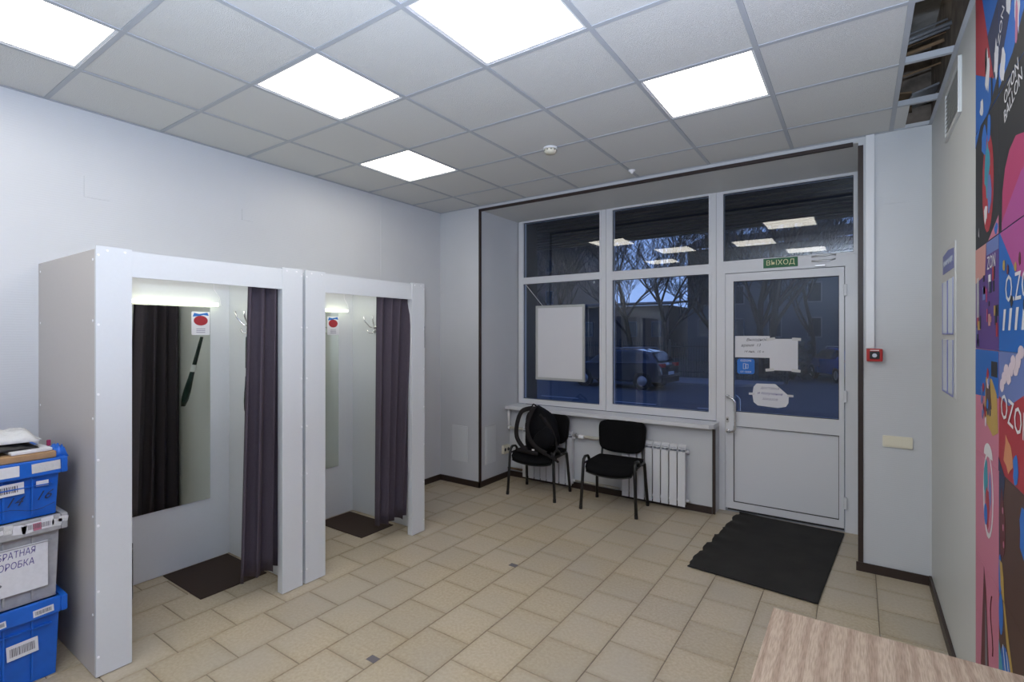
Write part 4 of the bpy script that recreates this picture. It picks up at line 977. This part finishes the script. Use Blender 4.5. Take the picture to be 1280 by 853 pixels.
# ------------------------------------------------------------------ outside: canopy, street, park
GZ = -.42
struct(MB().box(-14, 8, 5.31, 7.37, 3.10, 3.5).build('canopy', 'canopy'), 'dark brown canopy over the pavement outside', 'canopy')
b = MB()
for k in range(10): b.box(-14, 8, 5.5+.19*k, 5.52+.19*k, 3.085, 3.099)
o = b.build('canopy_ribs', 'canopy'); o.parent = bpy.data.objects['canopy']
struct(MB().box(-60, 60, 5.31, 9.0, GZ-.1, GZ+.12).build('pavement', 'kerb'), 'grey pavement outside the window', 'pavement')
struct(MB().box(-60, 40, 9.0, 21.4, GZ-.2, GZ).build('road', 'asphalt'), 'wet looking dark road outside', 'road')
b = MB(); b.box(-60, -4.8, 21.4, 24.2, GZ-.2, GZ+.10); b.prism([(-4.8, 21.4, GZ-.2), (-3.2, 22.6, GZ-.2), (-2.6, 24.2, GZ-.2), (-4.8, 24.2, GZ-.2)], (0, 0, .3)); b.box(1.0, 40, 21.4, 24.2, GZ-.2, GZ+.1)
struct(b.build('far_pavement', 'kerb'), 'pale kerb and pavement across the road', 'pavement')
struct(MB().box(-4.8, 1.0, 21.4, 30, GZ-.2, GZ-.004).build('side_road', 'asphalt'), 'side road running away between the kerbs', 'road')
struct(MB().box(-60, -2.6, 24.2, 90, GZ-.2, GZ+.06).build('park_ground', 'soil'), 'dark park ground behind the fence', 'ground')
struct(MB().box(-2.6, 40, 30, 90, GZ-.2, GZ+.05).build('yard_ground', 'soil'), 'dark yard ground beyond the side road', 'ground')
struct(MB().box(-60, 40, 5.31, 5.34, GZ, -.0).build('plinth', 'conc'), 'building plinth below the shop window', 'wall')
struct(MB().box(AX0-1.2, AX0-.02, 5.31, 5.6, GZ, 3.1).build('facade_pier', 'canopy'), 'dark facade pier left of the window outside', 'pier')
# road marks
t = thing('lane_marks', (-6, 14, GZ), 'thin pale broken lane line on the road', 'road marking')
for k in range(14): B('dash', 'plate', t, -22+2.6*k, -20.6+2.6*k, 14.9, 15.0, GZ+.001, GZ+.004)
# fence
t = thing('park_fence', (-9, 24.4, GZ), 'dark iron railing along the park across the road', 'fence')
b = MB()
for k in range(230):
    x = -30+.12*k; b.box(x-.010, x+.010, 24.39, 24.41, GZ+.1, GZ+1.75)
o = b.build('railing_bars', 'fence', t); o['kind'] = 'stuff'
for z in (.35, 1.55): B('rail', 'fence', t, -30.1, -2.5, 24.38, 24.42, GZ+z-.02, GZ+z+.02)
for k in range(12): B('post', 'fence', t, -30-.04+2.5*k, -30+.04+2.5*k, 24.36, 24.44, GZ, GZ+1.9)
# trees
def tree(x, y, h_, r, lab, seed, fork=False):
    r *= .62
    t = thing('bare_tree', (x, y, GZ), lab, 'tree', 'bare trees across the road')
    R = random.Random(seed); tr_ = MB(); tw = MB()
    def grow(p, dr, L, rad, lv):
        pts = [p]; rs = [rad]; q = p.copy(); dd = dr.copy(); n = 5
        for k in range(n):
            dd = (dd+Vector((R.uniform(-.16, .16), R.uniform(-.16, .16), R.uniform(-.05, .10)))).normalized(); q = q+dd*L/n; pts.append(q.copy()); rs.append(max(.008, rad*(1-.40*(k+1)/n)))
        (tr_ if lv < 2 else tw).tube(pts, rs, 7 if lv < 2 else 3, cap=False)
        if lv >= 5: return
        nb = (6, 5, 5, 5, 3)[lv]
        for k in range(nb):
            i = R.randint(2, n); a = R.uniform(0, 2*PI); sp_ = R.uniform(.45, .95)
            nd = (dd+Vector((math.cos(a), math.sin(a), .25))*sp_).normalized()
            grow(pts[i], nd, L*R.uniform(.5, .74), rs[i]*.60, lv+1)
    base = Vector((x, y, GZ-.05))
    if fork: grow(base, Vector((-.13, 0, 1)).normalized(), h_*.5, r, 0); grow(base+Vector((.15, 0, 0)), Vector((.12, 0, 1)).normalized(), h_*.5, r*1.1, 0)
    else: grow(base, Vector((0, 0, 1)), h_*.42, r, 0)
    tr_.build('trunk', 'bark', t, True); o = tw.build('twigs', 'twig', t); o['kind'] = 'stuff'
tree(-14.2, 26, 11, .22, 'bare tree behind the hanging whiteboard', 11)
tree(-10.6, 27.5, 12, .26, 'bare tree behind the left end of the parked dark car', 12)
tree(-8.2, 26.2, 11, .24, 'bare tree behind the middle of the parked dark car', 13)
tree(-6.4, 29, 12, .22, 'bare tree near the tail of the parked dark car', 14)
tree(-3.75, 26.5, 12, .27, 'forked bare tree seen through the door glass', 15, True)
tree(-2.0, 33, 12, .22, 'slim bare tree right of the forked tree', 16)
tree(-22, 34, 13, .3, 'bare tree in front of the tall beige building', 17)
# hedge mass
t = thing('dark_hedge', (-2.4, 27, GZ), 'low dark hedge beside the side road', 'hedge'); t['kind'] = 'stuff'
R = random.Random(8); b = MB()
for k in range(260):
    c_ = Vector((R.uniform(-3.6, -1.8), R.uniform(26, 27.6), GZ+R.uniform(.1, 1.7))); a = R.uniform(.08, .2); d1 = Vector((R.gauss(0, 1), R.gauss(0, 1), R.gauss(0, 1))).normalized()*a; d2 = d1.orthogonal().normalized()*a
    b.prism([c_-d1, c_+d2, c_+d1, c_-d2], (0, 0, .03))
b.build('foliage', 'soil', t)
# buildings
def building(x0, x1, y, dep, h_, m_, lab, nx, nz, wz0=1.0, roofh=.5, ww=.9):
    t = thing('apartment_building', ((x0+x1)/2, y+dep/2, GZ), lab, 'building')
    B('walls', m_, t, x0, x1, y, y+dep, GZ, h_)
    MB().prism([(x0-.3, y-.4, h_), (x1+.3, y-.4, h_), (x1+.3, y+dep/2, h_+roofh), (x0-.3, y+dep/2, h_+roofh)], (0, 0, .15)).build('roof', 'roof', t)
    dx = (x1-x0)/nx; dz = (h_-wz0)/nz
    for i in range(nx):
        for j in range(nz):
            cx = x0+dx*(i+.5); z = wz0+dz*j+.5; f = MB(); ring(f, cx-ww/2, cx+ww/2, z, z+1.4, .08, y-.05, y+.02); fo = f.build('window', 'farframe', t)
            B('window_glass', 'winfar', fo, cx-ww/2+.08, cx+ww/2-.08, y-.03, y-.005, z+.08, z+1.32)
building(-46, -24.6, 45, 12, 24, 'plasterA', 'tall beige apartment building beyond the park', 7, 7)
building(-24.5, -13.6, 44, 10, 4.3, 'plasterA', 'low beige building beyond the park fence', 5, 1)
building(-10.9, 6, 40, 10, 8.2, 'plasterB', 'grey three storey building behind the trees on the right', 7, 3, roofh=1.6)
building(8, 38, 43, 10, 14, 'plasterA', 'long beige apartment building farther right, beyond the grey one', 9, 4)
# cars
def car(loc, rz, paint, lab):
    t = thing('parked_car', (0, 0, 0), lab, 'car', 'cars parked across the road')
    prof = [(-2.02, .30), (-2.06, .55), (-2.02, .78), (-1.90, .90), (-1.05, 1.02), (-.45, 1.42), (.10, 1.52), (.95, 1.53), (1.55, 1.44), (1.88, 1.05), (2.04, .92), (2.08, .60), (2.02, .30)]
    b = MB(); W = .86
    def hw(z): return W if z < 1.0 else W-.22*(z-1.0)/.53
    L_ = [b.bm.verts.new((x, -hw(z), z)) for x, z in prof]; R_ = [b.bm.verts.new((x, hw(z), z)) for x, z in prof]
    b.bm.faces.new(L_); b.bm.faces.new(list(reversed(R_)))
    for i in range(len(prof)): j = (i+1) % len(prof); b.bm.faces.new((L_[j], L_[i], R_[i], R_[j]))
    o = b.build('body', paint, t); bv = o.modifiers.new('b', 'BEVEL'); bv.width = .05; bv.segments = 3; bv.limit_method = 'ANGLE'; bv.angle_limit = .5
    for s in (-1, 1):
        def sp(pts, nm, m_, th=.015):
            MB().prism([(x, s*(hw(z)+.006), z) for x, z in pts], (0, s*th, 0)).build(nm, m_, t)
        sp([(-.98, 1.03), (-.45, 1.38), (-.05, 1.43), (-.05, 1.03)], 'side_window', 'carglass'); sp([(.02, 1.03), (.02, 1.44), (.85, 1.44), (.85, 1.03)], 'side_window', 'carglass'); sp([(.92, 1.03), (.92, 1.44), (1.45, 1.36), (1.62, 1.08)], 'side_window', 'carglass')
        MB().tube([(-.35, s*.60, 1.50), (-.2, s*.62, 1.57), (1.2, s*.62, 1.59), (1.4, s*.60, 1.50)], .018, 6).build('roof_rail', 'hub', t, True)
        for x in (-1.25, 1.28):
            wl = MB().lathe([(.20, -.11), (.33, -.11), (.33, .11), (.20, .11)], (x, s*.76, .33), 'Y', 24).build('wheel', 'tyre', t)
            MB().lathe([(.20, .0), (.18, .02*s), (.05, .03*s)], (x, s*.87, .33), 'Y', 16).build('rim', 'hub', wl)
            MB().lathe([(.38, 0), (.38, .01*s)], (x, s*.855, .36), 'Y', 24).build('wheel_arch', 'black', t)
        B('tail_lamp', 'tail', t, 1.93, 2.07, min(s*.50, s*.84), max(s*.50, s*.84), .88, 1.02); B('head_lamp', 'hub', t, -2.06, -1.97, min(s*.50, s*.82), max(s*.50, s*.82), .68, .82)
    MB().prism([(-1.02, -.70, 1.05), (-1.02, .70, 1.05), (-.50, .62, 1.40), (-.50, -.62, 1.40)], (-.02, 0, .02)).build('windscreen', 'carglass', t)
    MB().prism([(1.60, -.60, 1.40), (1.60, .60, 1.40), (1.88, .70, 1.07), (1.88, -.70, 1.07)], (.02, 0, .02)).build('rear_window', 'carglass', t)
    B('number_plate', 'plate', t, 2.075, 2.10, -.26, .26, .58, .70); B('bumper', 'black', t, 1.95, 2.10, -.80, .80, .28, .50)
    t.location = loc; t.rotation_euler.z = rz
car((-8.0, 19.6, GZ), math.radians(-4), 'carb', 'dark car parked across the road, seen through the middle window')
car((-.55, 27.5, GZ), math.radians(-65), 'carblue', 'blue car standing in the side road, seen through the door glass')
car((-19.5, 20.0, GZ), 0, 'carb', 'dark car parked farther left, behind the whiteboard')
bpy.context.view_layer.update()
